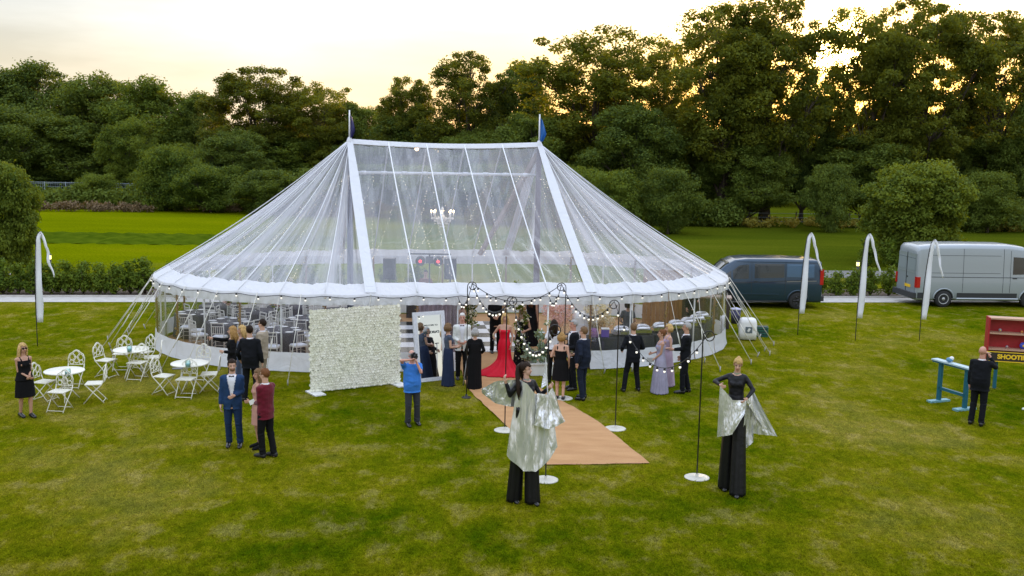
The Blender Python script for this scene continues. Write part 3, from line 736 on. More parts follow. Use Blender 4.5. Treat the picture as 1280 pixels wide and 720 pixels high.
# side poles, guy ropes, stakes
STK=mat('stake_steel',(.35,.34,.32),.4,metal=.6)
for i in range(NST):
    s=ST[i][0]; p=eave_pt(s,0,-.06)
    entrance = i in (3,4)
    MB().tube([loc(p),loc(p+Vector((0,0,EZ-.04)))],.03 if i%2 else .024,8).build('side_pole',WPAINT if i%2==0 else WOOD,marq,True)
    front=ST[i][1]=='F' 
    dd=.55 if (ST[i][1]=='F' or i in(5,6,7,8,36,37,35)) else 1.3
    e=eave_pt(s,EZ-.02,.04); g=eave_pt(s+(.25 if i%2 else -.2),0.0,dd)
    if i in (1,2,3,4,37,35,33): continue
    mb=MB(); mb.tube([loc(e),loc(e.lerp(g,.5)-Vector((0,0,.02))),loc(g+Vector((0,0,.10)))],.008,5); 
    mb.tube([loc(e.lerp(g,.55)),loc(e.lerp(g,.72))],.016,6)
    mb.build('guy_rope',ROPE,marq,True)
    dv=(g-p); dv.z=0; dv.normalize()
    MB().tube([loc(g+dv*.04+Vector((0,0,.16))),loc(g-dv*.05-Vector((0,0,.1)))],.018,6).build('stake',STK,marq,True)
# extra slanting double ropes at the two ends
for i in (7,8,9,10,11,12,13,29,30,31,32,33,34,35,36):
    s=ST[i][0]+.6; e=eave_pt(s,EZ-.02,.04); g=eave_pt(s,0,1.55)
    MB().tube([loc(e),loc(g+Vector((0,0,.08)))],.010,5).build('guy_rope',ROPE,marq,True)
    MB().tube([loc(g+Vector((0,0,.15))),loc(g-Vector((0,0,.1)))],.018,6).build('stake',STK,marq,True)
# walls: clear film with a white skirt; open bay at the entrance, back-right bay open too
def wall(i,seed):
    s1=ST[i][0]; s2=ST[(i+1)%NST][0]
    if s2<s1: s2+=PER
    r_=random.Random(seed); ph=r_.uniform(0,6)
    def W(z,ss,o=0):
        e=eave_pt(s1+(s2-s1)*ss,z,-.02+o+.015*math.sin(ss*9+ph+z*2)); return loc(e)
    N_=14; zs=[EZ-.03,1.95,1.6,1.25,.9,.54]
    vs=[];uvs=[]
    for j,z in enumerate(zs):
        for q in range(N_+1): vs.append(W(z,q/N_)); uvs.append((q/N_*.6+i*2.3,z*.4))
    mb=MB(); mb.add(vs,[(j*(N_+1)+q,j*(N_+1)+q+1,(j+1)*(N_+1)+q+1,(j+1)*(N_+1)+q) for j in range(len(zs)-1) for q in range(N_)])
    o=mb.build('wall_window',PVC_W,marq,True); uvmesh(o,uvs)
    vs=[[W(z,q/N_,o_) for q in range(N_+1)] for z,o_ in ((.54,.004),(.36,.014),(.18,.03),(.02,.07))]
    mb=MB(); mb.loft(vs,closed=False,caps=False); mb.build('wall_skirt',CANVAS,marq,True)
for i in range(NST):
    if i in (2,3,4): continue
    wall(i,i)
# gathered clear curtains beside the entrance
for i,side in ((2,0),(5,0)):
    s=ST[i][0]
    mb=MB(); rows=[]
    for j in range(8):
        z=EZ-.05-(EZ-.1)*j/11; rows.append([loc(eave_pt(s+(.20+.06*math.sin(a*3))*math.cos(a)*(.7+.3*(j/11)),z,-.05+.07*math.sin(a))) for a in [2*PI*k/18 for k in range(18)]])
    mb.loft(rows); o=mb.build('gathered_curtain',PVC_W,marq,True); uvmesh(o,[(v.co.x*.3,v.co.z*.3) for v in o.data.vertices])
# garlands twined round the wooden side poles seen in front
GARL=leafmat('garland_gold_leaf',(.10,.11,.02),(.35,.27,.10),.3,vs=9)
def garland(p,z0,z1,seed,parent,n=22,flowers=True,rr=.06):
    cen=[(p.x+math.cos(k*.9)*rr*.5,p.y+math.sin(k*.9)*rr*.5,z0+(z1-z0)*k/(n-1)) for k in range(n)]
    me=leaf_mesh('garland_leaves',cen,[rr]*n,6,.06,GARL,seed); put('garland',me,parent)
for i in range(NST):
    if ST[i][1]=='B' : continue
    if i%2==1 and i not in (3,):
        p=loc(eave_pt(ST[i][0],0,-.06)); garland(p,.5,2.15,100+i,marq)

# floor coverings inside
COIR=mat('coir_matting',(.42,.225,.095),.95,c2=(.52,.30,.135),vs=1.6,bump=.5,bs=90)
fl=[eave_pt(PER*k/90,0,-.12) for k in range(90)]
o=sheet('marquee_floor_matting',fl,.010,COIR)
EXT=mat('coir_carpet',(.45,.235,.10),.95,c2=(.55,.31,.14),vs=1.3,bump=.6,bs=70,stretch=(1,3,1))
# entrance carpet running out over the lawn (slightly rumpled)
mb=MB(); LE=[(576,462),(583,484),(596,498),(610.5,512),(634,534),(657,557),(682,582)]; RE=[(652,462),(672,484),(700,500),(721,512),(747,527),(772,547),(812,580)]
lp=[G(x,y) for x,y in LE]; rp=[G(x,y) for x,y in RE]
def interp(P,t):
    t*=len(P)-1; i=min(int(t),len(P)-2); return P[i].lerp(P[i+1],t-i)
def carp(u,v):
    p=interp(lp,v).lerp(interp(rp,v),u); 
    from mathutils import noise as nz_
    p.x+=.03*nz_.noise(Vector((v*14,u*2,3)))*(1 if u in(0.0,1.0) else .6); p.z=.022+.020*nz_.noise(Vector((p.x*1.3,p.y*1.6,0)))+.008*nz_.noise(Vector((p.x*5,p.y*7,2))); p.z=max(.008,p.z); return p
mb.grid(carp,20,90)
for k in range(2):
    pass
o=mb.build('entrance_carpet',EXT,smooth=True); tag(o,'tan coir carpet running diagonally from the marquee entrance over the lawn','carpet')
# chequered dance floor
DFW=mat('dance_white',(.75,.75,.76),.18,spec=.6); DFB=mat('dance_black',(.015,.015,.017),.15,spec=.6)
c0=tp(-2.7,-1.7,0); mb=MB(); S=.76
d0=tp(-3.9,-2.35); 
for i in range(8):
    for j in range(7):
        a=d0+TA*(i*S)+TB*(j*S); b=a+TA*S*.994; c=a+TA*S*.994+TB*S*.994; d=a+TB*S*.994
        mb.add([(q.x,q.y,.034) for q in (a,b,c,d)],[(0,1,2,3)],(i+j)%2)
q=[d0-TA*.03-TB*.03,d0+TA*(8*S+.03)-TB*.03,d0+TA*(8*S+.03)+TB*(7*S+.03),d0-TA*.03+TB*(7*S+.03)]
vs=[(p.x,p.y,z) for z in (.014,.030) for p in q]; mb.add(vs,[(0,1,5,4),(1,2,6,5),(2,3,7,6),(3,0,4,7),(4,5,6,7)],0)
o=mb.build('dance_floor',[DFW,DFB]); tag(o,'black and white chequered dance floor inside the marquee','dance floor')
# chandelier under the ridge
CG=mat('chandelier_glass',(.85,.80,.70),.08,spec=1.0); FLM=mat('candle_bulb',(1.0,.70,.32),.3,emit=14)
cp=GD(553,270,32.4); ch=thing('chandelier','crystal chandelier with lit candle bulbs hanging inside the clear roof','chandelier',cp)
MB().tube([(0,0,.25),(0,0,RZ-1.0-cp.z)],.008,5).build('chain',STK,ch)
MB().lathe([(.02,.3),(.05,.2),(.03,.1),(.08,0),(.10,-.12),(.05,-.2),(.015,-.34)],n=14).build('stem',CG,ch,True)
for k in range(8):
    a=2*PI*k/8; c,s=math.cos(a),math.sin(a)
    o=MB().tube([(c*.05,s*.05,-.02),(c*.2,s*.2,-.10),(c*.34,s*.34,-.04),(c*.36,s*.36,.05)],.012,6).build('arm',CG,ch,True)
    MB().lathe([(.035,.05),(.02,.055),(.014,.12)],(c*.36,s*.36,0),8).build('candle',WPAINT,o,True)
    MB().sphere((c*.36,s*.36,.155),(.026,.026,.04),8,6).build('bulb',FLM,o,True)
mb=MB()
for r_,z,n in ((.36,-.08,40),(.27,-.16,30),(.17,-.24,20),(.08,-.34,10)):
    for k in range(n):
        a=2*PI*k/n; mb.sphere((r_*math.cos(a),r_*math.sin(a),z),(.012,.012,.03),5,4)
mb.build('crystals',CG,ch)
for px,py,lab in ((521,186,'small warm glowing pendant lamp just below the middle of the ridge'),(544,184,'smaller warm lamp right of the glowing pendant under the ridge')):
    p=GD(px,py,33.2); t=thing('pendant_lamp',lab,'lamp',p)
    MB().sphere((0,0,0),.07 if px==521 else .04,10,8).build('bulb',mat('warm_glow',(1,.62,.3),.3,emit=7),t,True)
    MB().tube([(0,0,.05),(0,0,RZ-p.z-.1)],.01,5).build('cord',BLACKM,t)
# fairy light strings from the truss and king poles to the eaves
FAIRY=mat('fairy_bulb',(1.0,.86,.62),.3,emit=1.6); WIRE=mat('fairy_wire',(.45,.45,.42),.6)
def fairy(a,b,sag,label,n=44,seed=0):
    a=Vector(a);b=Vector(b); rt=thing('fairy_light_string',label,'fairy lights',a,0,'fairy light strings under the clear roof'); pts=[]
    rr_=random.Random(seed)
    for k in range(n+1):
        t=k/n; p=(b-a)*t; p.z-=sag*4*t*(1-t); p.x+=rr_.uniform(-.02,.02); pts.append(p)
    MB().tube(pts,.0025,3,caps=False).build('wire',WIRE,rt)
    mb=MB()
    for p in pts:
        if rr_.random()<.8: mb.sphere(p+Vector((rr_.uniform(-.03,.03),rr_.uniform(-.03,.03),rr_.uniform(-.03,0))),rr_.choice((.006,.008,.011)),5,4)
    mb.build('bulbs',FAIRY,rt)
k=0
where=['first','second','third','fourth','fifth','sixth','seventh','eighth','ninth','tenth','eleventh','twelfth','thirteenth','fourteenth']
tpL=PL+Vector((0,0,-1.05)); tpR=PR+Vector((0,0,-1.05))
for j,i in enumerate((37,36,35,34,33,31,29,27)):
    fairy(tpL,eave_pt(ST[i][0],EZ-.05,-.2),.10+.08*(j%3),f'fairy light string, {where[j]} from the front in the fan round the dark blue pole',seed=j)
for j,i in enumerate((6,7,8,9,11,12,14,17)):
    fairy(tpR,eave_pt(ST[i][0],EZ-.05,-.2),.10+.08*(j%3),f'fairy light string, {where[j]} from the front in the fan round the brown pole',seed=20+j)
for j,t in enumerate((.12,.27,.42,.58,.74,.90)):
    p=tpL.lerp(tpR,t); 
    fairy(p,eave_pt(ST[24-min(4,int(t*5))-0][0],EZ-.1,-.2),.25,f'fairy light string, {where[j]} from the left between truss bar and back eave',seed=40+j)
    fairy(p,eave_pt(ST[min(5,int(t*5)+(j%2))][0],EZ-.1,-.2),.3,f'fairy light string, {where[j]} from the left between truss bar and front eave',n=40,seed=50+j)
# festoon string along the valance
def festoon(pts,label,group,name='festoon_string',every=None,drop=.07,br=.032):
    rt=thing(name,label,'string lights',pts[0],0,group); P=[Vector(p)-Vector(pts[0]) for p in pts]
    MB().tube(P,.009,4,caps=False).build('cable',BLACKM,rt)
    return rt,P
def bulb_on(rt,p,br=.024,drop=.05):
    br=min(br,.024)
    MB().lathe([(.020,0),(.024,-.045),(.020,-.055)],p,8).build('bulb_holder',BLACKM,rt,True)
    MB().sphere(Vector(p)+Vector((0,0,-.055-br*.8)),(br,br,br*1.15),10,8).build('bulb',BULB,rt,True)
def eave_festoon(s1,s2,n,label):
    m=n*3; pts=[]
    for q in range(m+1):
        s=s1+(s2-s1)*q/m; st_=1.23; sg=abs(math.sin(PI*((s-s0)%st_)/st_))
        pts.append(eave_pt(s,EZ-.06-.06*sg,.07))
    rt,P=festoon(pts,label,'festoon strings along the marquee valance')
    for q in range(1,m,3): bulb_on(rt,P[q])
sl_=ST[28][0]-PER if ST[28][0]>PER*.5 else ST[28][0]
eave_festoon(s_front[0]-9.2,s_front[0],14,'festoon string along the left rounded end of the valance')
eave_festoon(s_front[0],s_front[5],10,'festoon string along the straight front of the valance')
eave_festoon(s_front[5],s_front[5]+9.2,14,'festoon string along the right rounded end of the valance')
# ------------------------------------------------------------------ people
from mathutils import noise as mnoise

def remesh(mb, voxel, smooth=2, name='m'):
    me=bpy.data.meshes.new('t'); me.from_pydata(mb.v,[],mb.f); me.update()
    o=bpy.data.objects.new('t',me); col.objects.link(o)
    r=o.modifiers.new('r','REMESH'); r.mode='VOXEL'; r.voxel_size=voxel; r.use_smooth_shade=True
    if smooth: q=o.modifiers.new('s','SMOOTH'); q.iterations=smooth; q.factor=.5
    dg=bpy.context.evaluated_depsgraph_get()
    out=bpy.data.meshes.new_from_object(o.evaluated_get(dg)); out.name=name
    bpy.data.objects.remove(o); bpy.data.meshes.remove(me)
    out.polygons.foreach_set('use_smooth',[True]*len(out.polygons)); return out
def cut(me, keep):
    """delete the vertices for which keep(co) is False"""
    bm=bmesh.new(); bm.from_mesh(me); bmesh.ops.delete(bm,geom=[v for v in bm.verts if not keep(v.co)],context='VERTS'); bm.to_mesh(me); bm.free(); return me
def solid(me,t):
    bm=bmesh.new(); bm.from_mesh(me); bmesh.ops.solidify(bm,geom=bm.faces[:],thickness=t); bm.to_mesh(me); bm.free()
    me.polygons.foreach_set('use_smooth',[True]*len(me.polygons)); return me
SKINS={'light':mat('skin_light',(.56,.33,.235),.5,var=.06,vs=12),'tan':mat('skin_tan',(.47,.26,.175),.5,var=.06,vs=12),'red':mat('skin_ruddy',(.54,.27,.20),.5,var=.06,vs=12)}
EYE=mat('eye_dark',(.03,.022,.02),.3); LIP=mat('lip',(.42,.13,.11),.5); SHOE=mat('shoe_black',(.012,.012,.013),.25)
def fab(name,c,rough=.85,var=.12,bump=.3,sheen=0,bs=14,spec=.18): return mat(name,c,rough,var=var,vs=6,bump=bump,bs=bs,sheen=sheen,spec=spec)
def ell(cx,cy,z,rx,ry,n=20,p=2.0): 
    return [Vector((cx+rx*math.copysign(abs(math.cos(a))**(2/p),math.cos(a)),cy+ry*math.copysign(abs(math.sin(a))**(2/p),math.sin(a)),z)) for a in [2*PI*k/n for k in range(n)]]
TORSO={'m':[(.84,.150,.100),(.92,.168,.112),(.99,.162,.108),(1.08,.150,.102),(1.2,.158,.108),(1.30,.174,.116),(1.38,.180,.112),(1.44,.150,.094),(1.48,.095,.075)],
       'h':[(.84,.165,.12),(.92,.180,.145),(.99,.182,.165),(1.08,.178,.170),(1.2,.175,.150),(1.30,.182,.130),(1.38,.184,.118),(1.44,.152,.098),(1.48,.098,.078)],
       'f':[(.82,.150,.105),(.90,.172,.118),(.96,.165,.110),(1.07,.125,.090),(1.16,.130,.092),(1.26,.145,.108),(1.32,.150,.112),(1.38,.150,.090),(1.43,.125,.074),(1.47,.07,.058)]}
def ik(a,c,l1,l2,pole):
    a=Vector(a);c=Vector(c);d=c-a;D=min(d.length,(l1+l2)*.995); u=d.normalized(); c=a+u*D
    x=(l1*l1-l2*l2+D*D)/(2*D); h=math.sqrt(max(0,l1*l1-x*x)); p=Vector(pole); p=(p-u*p.dot(u))
    p=p.normalized() if p.length>1e-5 else Vector((0,1,0))
    return a+u*x+p*h,c
class Person:
    def __init__(s,label,px,py,yaw,H=1.76,sex='m',skin='light',lh=None,rh=None,lf=(.10,0),rf=(-.10,0),lean=(0,0),head=(0,0,0),ext=0,group=None,z=0,
                 lpole=(.5,.9,-.3),rpole=(-.5,.9,-.3),body='',D=None,curl=.7,tilt=0,cat='person'):
        loc_=G(px,py,z) if D is None else Vector((GD(px,py,D).x,D,z))
        s.rt=thing('person',label,cat,loc_,R(yaw),group,s=H/1.78); s.sex=sex; s.e=ext/(H/1.78); s.skin=SKINS[skin]
        s.lean=lean; s.head=head; s.T=TORSO[body or sex]; s.body_=body or sex; s.curl=curl
        sw=.172 if sex=='m' else .155
        if body=='h': sw=.182
        s.sw=sw; e=s.e
        s.sh={1:s.up((sw,.01,1.41+e)),-1:s.up((-sw,.01,1.41+e))}
        s.wr={}; s.el={}
        for sd,tg,pl in ((1,lh,lpole),(-1,rh,rpole)):
            tg=tg or (sd*(.225 if sex=='m' else .205),-.04,.86); tg=(tg[0],tg[1],tg[2]+e)
            s.el[sd],s.wr[sd]=ik(s.sh[sd],tg,.285,.255,pl)
        s.ft={1:Vector((lf[0],lf[1],0)),-1:Vector((rf[0],rf[1],0))}
        s.hip={1:Vector((.088,0,.92+e)),-1:Vector((-.088,0,.92+e))}
        s.kn={};s.an={}
        for sd in (1,-1):
            an=s.ft[sd]+Vector((0,.03,.085)); half=(.92+e-.085)/2
            if e>.1: s.kn[sd],s.an[sd]=s.hip[sd].lerp(an,.5),an
            else: s.kn[sd],s.an[sd]=ik(s.hip[sd],an,half*1.005,half*1.005,(0.1*sd,-1,0))
    def up(s,p):
        p=Vector(p); t=max(0,(p.z-s.e-.95)/.5); return Vector((p.x+s.lean[0]*t,p.y+s.lean[1]*t,p.z))
    def torso_mb(s,mb,inf=0,z0=.8,z1=2,hem=0,n=20):
        rings=[]
        T=[t for t in s.T if z0-1e-6<=t[0]<=z1+1e-6]
        if z0<s.T[0][0]: T=[(z0,s.T[0][1]+hem,s.T[0][2]+hem)]+T
        for z,rx,ry in T: c=s.up((0,.0,z+s.e)); rings.append(ell(c.x,c.y,c.z,rx+inf,ry+inf,n,2.3))
        mb.loft(rings)
        if s.sex=='f' and z1>1.3:
            for sd in (1,-1):
                c=s.up((sd*.062,-.075,1.285+s.e)); mb.sphere(c,.058+inf*.8,12,8)
        if z1>1.44:
            for sd in (1,-1):   # shoulders
                mb.capsule(s.up((sd*.05,.01,1.42+s.e)),s.sh[sd]-Vector((0,0,.005)),.058+inf*.7,(.056 if s.sex=='m' else .046)+inf*.8,12)
    def hm(s,p):
        """head space to body: turn, nod, tilt about the neck"""
        yw,pt,tl=[R(a) for a in s.head]; piv=Vector((0,.015,1.53))
        M=Matrix.Rotation(yw,3,'Z')@Matrix.Rotation(pt,3,'X')@Matrix.Rotation(tl,3,'Y')
        q=piv+M@(Vector(p)-piv); q.z+=s.e; b=s.up((0,0,1.5+s.e)); return Vector((q.x+b.x,q.y+b.y,q.z))
    def hM(s):
        yw,pt,tl=[R(a) for a in s.head]; return Matrix.Rotation(yw,3,'Z')@Matrix.Rotation(pt,3,'X')@Matrix.Rotation(tl,3,'Y')
    def hand(s,mb,sd):
        w=s.wr[sd]; d=(w-s.el[sd]).normalized(); inward=Vector((-sd,0,0)); inward=(inward-d*inward.dot(d))
        inward=inward.normalized() if inward.length>.1 else Vector((0,0,1))
        side=d.cross(inward).normalized()*(sd)   # across the palm, towards the thumb
        if side.y>0: side=-side
        pc=w+d*.045; mb.capsule(w-d*.01,w+d*.03,.026,.030,10)
        for k,(o,ln) in enumerate(((.027,.066),(.009,.074),(-.009,.070),(-.026,.055))):
            b=w+d*.035+side*o; k1=w+d*.088+side*o*1.1; mb.capsule(b,k1,.013,.0105,8)
            c=s.curl; j=k1+(d*math.cos(c*.6)+inward*math.sin(c*.6))*ln*.55; t=j+(d*math.cos(c*1.6)+inward*math.sin(c*1.6))*ln*.5
            mb.capsule(k1,j,.0105,.0092,8); mb.capsule(j,t,.0092,.0078,8)
        b=w+d*.02+side*.02; j=b+(d*.6+side*.75+inward*.2).normalized()*.045; t=j+(d*.9+side*.2+inward*.35).normalized()*.035
        mb.capsule(b,j,.013,.0108,8); mb.capsule(j,t,.0108,.009,8)
    def make_body(s,barefoot=False,voxel=.0095):
        mb=MB(); s.torso_mb(mb); f=s.sex=='f'; k=.85 if f else 1.0
        for sd in (1,-1):
            mb.capsule(s.sh[sd],s.el[sd],.050*k,.038*k,12); mb.capsule(s.el[sd],s.wr[sd],.038*k,.025*k,12); s.hand(mb,sd)
            kz=s.kn[sd]; mb.capsule(s.hip[sd],kz,.088,.053,14); mb.capsule(kz,s.an[sd],.052,.034,14)
            m_=kz.lerp(s.an[sd],.3)+Vector((0,.012,0)); mb.capsule(m_,m_+Vector((0,0,-.06)),.052,.046,12)
            a=s.ft[sd]; mb.capsule(a+Vector((0,.05,.035)),a+Vector((sd*.012,-.13,.026)),.036,.028,10); mb.capsule(s.an[sd],a+Vector((0,.03,.04)),.036,.036,10)
        n0=s.up((0,.012,1.44+s.e)); n1=s.hm((0,.0,1.60)); mb.capsule(n0,n1,.055 if f else .064,.050 if f else .060,14)
        M=s.hM()
        mb.sphere(s.hm((0,.012,1.690)),(.074,.094,.092),18,12,M=M)
        mb.sphere(s.hm((0,-.030,1.620)),(.054,.058,.066),16,10,M=M)
        mb.sphere(s.hm((0,-.050,1.580)),(.030,.030,.026),10,8,M=M)
        mb.capsule(s.hm((0,-.086,1.672)),s.hm((0,-.108,1.635)),.010,.016,8)
        for sd in (1,-1): mb.sphere(s.hm((sd*.075,.010,1.652)),(.012,.020,.033),8,6,M=M)
        s.body=put('body',remesh(mb,voxel,2,'body'),s.rt); s.body.data.materials.clear(); s.body.data.materials.append(s.skin)
        for sd in (1,-1):
            q=MB(); q.sphere(s.hm((sd*.030,-.083,1.668)),(.013,.007,.007),8,5,M=M); q.bar(s.hm((sd*.046,-.084,1.688)),s.hm((sd*.014,-.091,1.690)),.006,.006); q.build('eye',EYE,s.rt,True)
        MB().sphere(s.hm((0,-.089,1.606)),(.022,.008,.007),8,5,M=M).build('mouth',LIP,s.rt,True)
        return s
    def hair(s,kind,m,bald=False):
        M=s.hM(); mb=MB(); nu,nv=26,16
        def cap(c,r,front,low_front,low_back):
            vs=[];ok=[]
            for j in range(nv+1):
                th=-PI/2+PI*j/nv
                for i in range(nu):
                    a=2*PI*i/nu; d=Vector((math.cos(th)*math.cos(a),math.cos(th)*math.sin(a),math.sin(th)))
                    wob=1+.035*math.sin(a*7+th*5)+.02*math.sin(a*15)
                    p=Vector((d.x*r[0]*wob,d.y*r[1]*wob,d.z*r[2]*wob))+Vector(c); 
                    t=(p.y+.10)/.20; t=min(1,max(0,t)); zl=low_front*(1-t)+low_back*t if p.y>-.045 else low_front
                    ok.append(p.z>zl); vs.append(s.hm(p))
            fs=[]
            for j in range(nv):
                for i in range(nu):
                    q=(j*nu+i,j*nu+(i+1)%nu,(j+1)*nu+(i+1)%nu,(j+1)*nu+i)
                    if all(ok[x] for x in q): fs.append(q)
            me=bpy.data.meshes.new('hair'); me.from_pydata([tuple(v) for v in vs],[],fs); me.materials.append(m)
            bm=bmesh.new(); bm.from_mesh(me); bmesh.ops.delete(bm,geom=[v for v in bm.verts if not v.link_faces],context='VERTS'); bmesh.ops.recalc_face_normals(bm,faces=bm.faces[:]); bm.to_mesh(me); bm.free()
            return solid(me,.006)
        if kind=='short': me=cap((0,.016,1.693),(.083,.103,.103),0,1.715,1.585); put('hair',me,s.rt)
        elif kind=='crop': me=cap((0,.016,1.692),(.078,.098,.097),0,1.722,1.60); put('hair',me,s.rt)
        elif kind=='ring':
            me=cap((0,.018,1.685),(.079,.099,.09),0,1.66,1.60); cut(me,lambda c:(c.z-s.e)<1.735); put('hair',me,s.rt)
        elif kind in('bob','bun','long','pony','curly'):
            me=cap((0,.018,1.692),(.088,.108,.106) if kind!='bun' else (.083,.104,.102),0,1.712,1.56); put('hair',me,s.rt)
            q=MB(); rg=random.Random(hash(kind)%99+int(s.rt.location.x*10))
            if kind=='bob':
                for k_ in range(20):
                    a=PI*(-.12)+PI*1.24*k_/19; x,y=math.cos(a),math.sin(a)
                    q.tube([s.hm((x*.075,y*.09+.012,1.72)),s.hm((x*.093,y*.105+.014,1.65)),s.hm((x*.088,y*.10+.014,1.56+.01*rg.random()))],[.02,.026,.012],7)
            if kind in('long','curly'):
                L_=.34 if kind=='long' else .26
                for k_ in range(24):
                    a=PI*(-.12)+PI*1.24*k_/23; x,y=math.cos(a),math.sin(a); w=.012 if kind=='long' else .03
                    b=s.up((x*.085,y*.075+.045,1.62-L_+s.e+rg.uniform(-.03,.04)))
                    p0=s.hm((x*.072,y*.09+.012,1.72)); p1=s.hm((x*.090,y*.102+.016,1.63)); md=p1.lerp(b,.5)+Vector((rg.uniform(-w,w)*1.6,.02+rg.uniform(-w,w),0))
                    q.tube([p0,p1,md,b],[.02,.027,.026,.010],7)
            if kind=='bun': q.sphere(s.hm((0,.105,1.735)),(.048,.042,.045),12,8)
            if kind=='pony':
                q.sphere(s.hm((0,.09,1.77)),(.034,.034,.03),10,7)
                q.tube([s.hm((0,.10,1.77)),s.hm((.0,.15,1.73)),s.hm((.01,.155,1.62)),s.up((.02,.14,1.44+s.e)),s.up((.02,.125,1.32+s.e))],[.026,.04,.042,.034,.008],10)
            if q.v: put('hair_lengths',remesh(q,.011,2,'hair_lengths'),s.rt).data.materials.append(m) if False else q.build('hair_lengths',m,s.rt,True)
        for o in s.rt.children: 
            if o.name.startswith('hair') and not o.data.materials: o.data.materials.append(m)
        return s
    def shoes(s,m=SHOE,heel=False):
        for sd in (1,-1):
            a=s.ft[sd]; q=MB()
            rings=[]
            for y,w,h,zc in ((.098,.024,.03,.045),(.085,.042,.052,.048),(.03,.046,.060,.055),(0,.046,.058,.053),(-.06,.050,.046,.043),(-.13,.048,.036,.034),(-.17,.038,.026,.028),(-.185,.022,.016,.022)):
                rings.append([a+Vector((sd*.006+w*math.cos(t),y,max(.006,zc+h*math.sin(t)))) for t in [2*PI*k/12 for k in range(12)]])
            q.loft(rings); q.build('shoe',m,s.rt,True)
        return s
    def trousers(s,m,flare=0,zb=.07):
        mb=MB(); s.torso_mb(mb,.010,.84,1.06); mb.sphere((0,0,.87+s.e),(.13,.10,.09),14,9)
        e=s.e
        for sd in (1,-1):
            mb.capsule(s.hip[sd],s.kn[sd],.100,.072+flare*.3,14); a=s.an[sd].copy(); a.z=max(zb+.05,a.z)
            mb.tube([s.kn[sd]+Vector((0,0,.02)),s.kn[sd].lerp(a,.5),Vector((a.x,a.y,zb))],[.073+flare*.3,.066+flare*.6,.066+flare],14)
        me=remesh(mb,.013,3,'trousers'); me.materials.clear(); me.materials.append(m)
        # cloth folds at knee and ankle
        for v in me.vertices:
            z=v.co.z-e; f=math.exp(-((z-.5)/.1)**2)+math.exp(-((z-.14)/.09)**2)*1.2+math.exp(-((z-.86)/.06)**2)*.5
            dx=mnoise.noise(Vector((v.co.x*9,v.co.y*9,v.co.z*26)))*.012*f; v.co.x+=dx*(1 if v.co.x>0 else -1); v.co.y+=dx
        put('trousers',me,s.rt); return s
    def top(s,m,name='jacket',inf=.022,z0=.79,hem=.018,sleeve='long',V=None,lapel=None,z1=2,neck=1.47,sl_inf=.014):
        mb=MB(); s.torso_mb(mb,inf,z0,z1,hem); k=.85 if s.sex=='f' else 1.0
        for sd in (1,-1):
            if sleeve=='long': 
                w=s.wr[sd]-(s.wr[sd]-s.el[sd]).normalized()*.015
                mb.capsule(s.sh[sd],s.el[sd],.052*k+sl_inf,.044*k+sl_inf,12); mb.tube([s.el[sd],s.el[sd].lerp(w,.5),w],[.045*k+sl_inf,.040*k+sl_inf,.032*k+sl_inf],12); mb.sphere(s.el[sd],.045*k+sl_inf)
            elif sleeve=='short': q=s.sh[sd].lerp(s.el[sd],.62); mb.capsule(s.sh[sd],q-(q-s.sh[sd]).normalized()*.03,.054*k+sl_inf,.050*k+sl_inf,12)
            elif sleeve=='cap': q=s.sh[sd].lerp(s.el[sd],.22); mb.capsule(s.sh[sd],q,.050*k+sl_inf*.5,.046*k+sl_inf*.5,12)
        me=remesh(mb,.012,3,name); me.materials.clear(); me.materials.append(m)
        if lapel: me.materials.append(lapel)
        e=s.e
        for v in me.vertices:
            z=v.co.z-e; d=mnoise.noise(Vector((v.co.x*9+3,v.co.y*9,v.co.z*16)))*.010
            v.co.x+=d; v.co.y+=d
        def keep(c):
            z=c.z-e
            b=s.up((0,0,c.z))
            x=c.x-b.x; y=c.y-b.y
            if z>neck-.02 and math.hypot(x,y)<.085: return False
            if V and y<-.03 and z>V[0]:
                wv=V[1]*(z-V[0])/(1.46-V[0])
                if abs(x)<wv: return False
            if V and y<-.03 and z<V[0]-.10:   # cutaway below the button
                if abs(x)<(V[0]-.10-z)*.14: return False
            return True
        if lapel and V:
            for p in me.polygons:
                c=p.center; b=s.up((0,0,c.z)); z=c.z-e; x=abs(c.x-b.x)
                if c.y-b.y<-.03 and z>V[0]-.01 and x<V[1]*(z-V[0])/(1.46-V[0])+.034 and x<.12: p.material_index=1
        cut(me,keep); put(name,me,s.rt); return s
    def shirt(s,m,bow=None,collar=True,tie=None,front=True):
      if front:
        mb=MB(); s.torso_mb(mb,.010,.93,2); me=remesh(mb,.014,2,'shirt'); me.materials.clear(); me.materials.append(m)
        cut(me,lambda c:c.y-s.up((0,0,c.z)).y<-.04 and abs(c.x-s.up((0,0,c.z)).x)<.105 and (math.hypot(c.x-s.up((0,0,c.z)).x,c.y-s.up((0,0,c.z)).y)>.055 or c.z-s.e<1.44)); put('shirt',me,s.rt)
      if 1:
        if collar:
            q=MB(); rings=[]
            for z,r in ((1.445,.082),(1.475,.074),(1.505,.068)): c=s.up((0,.008,z+s.e)); rings.append(ell(c.x,c.y+(1.5-z)*.1,c.z,r,r*1.02,18))
            q.loft(rings,caps=False); q.build('collar',m,s.rt,True)
        if bow:
            c=s.up((0,-.088,1.462+s.e)); q=MB()
            for sd in (1,-1): q.loft([[c+Vector((sd*x,-.004*k2,h*zz)) for zz,k2 in ((-1,1),(0,2.2),(1,1),(0,-1))] for x,h in ((.004,.010),(.028,.022),(.052,.024))])
            q.box(c+Vector((0,-.006,0)),(.016,.014,.018)); q.build('bow_tie',bow,s.rt)
        if tie:
            c=s.up((0,-.09,1.45+s.e)); d=s.up((0,-.135,1.12+s.e)); q=MB(); q.tube([c,c.lerp(d,.15),d],[.012,.018,.03],6,flat=.3); q.build('tie',tie,s.rt)
        return s
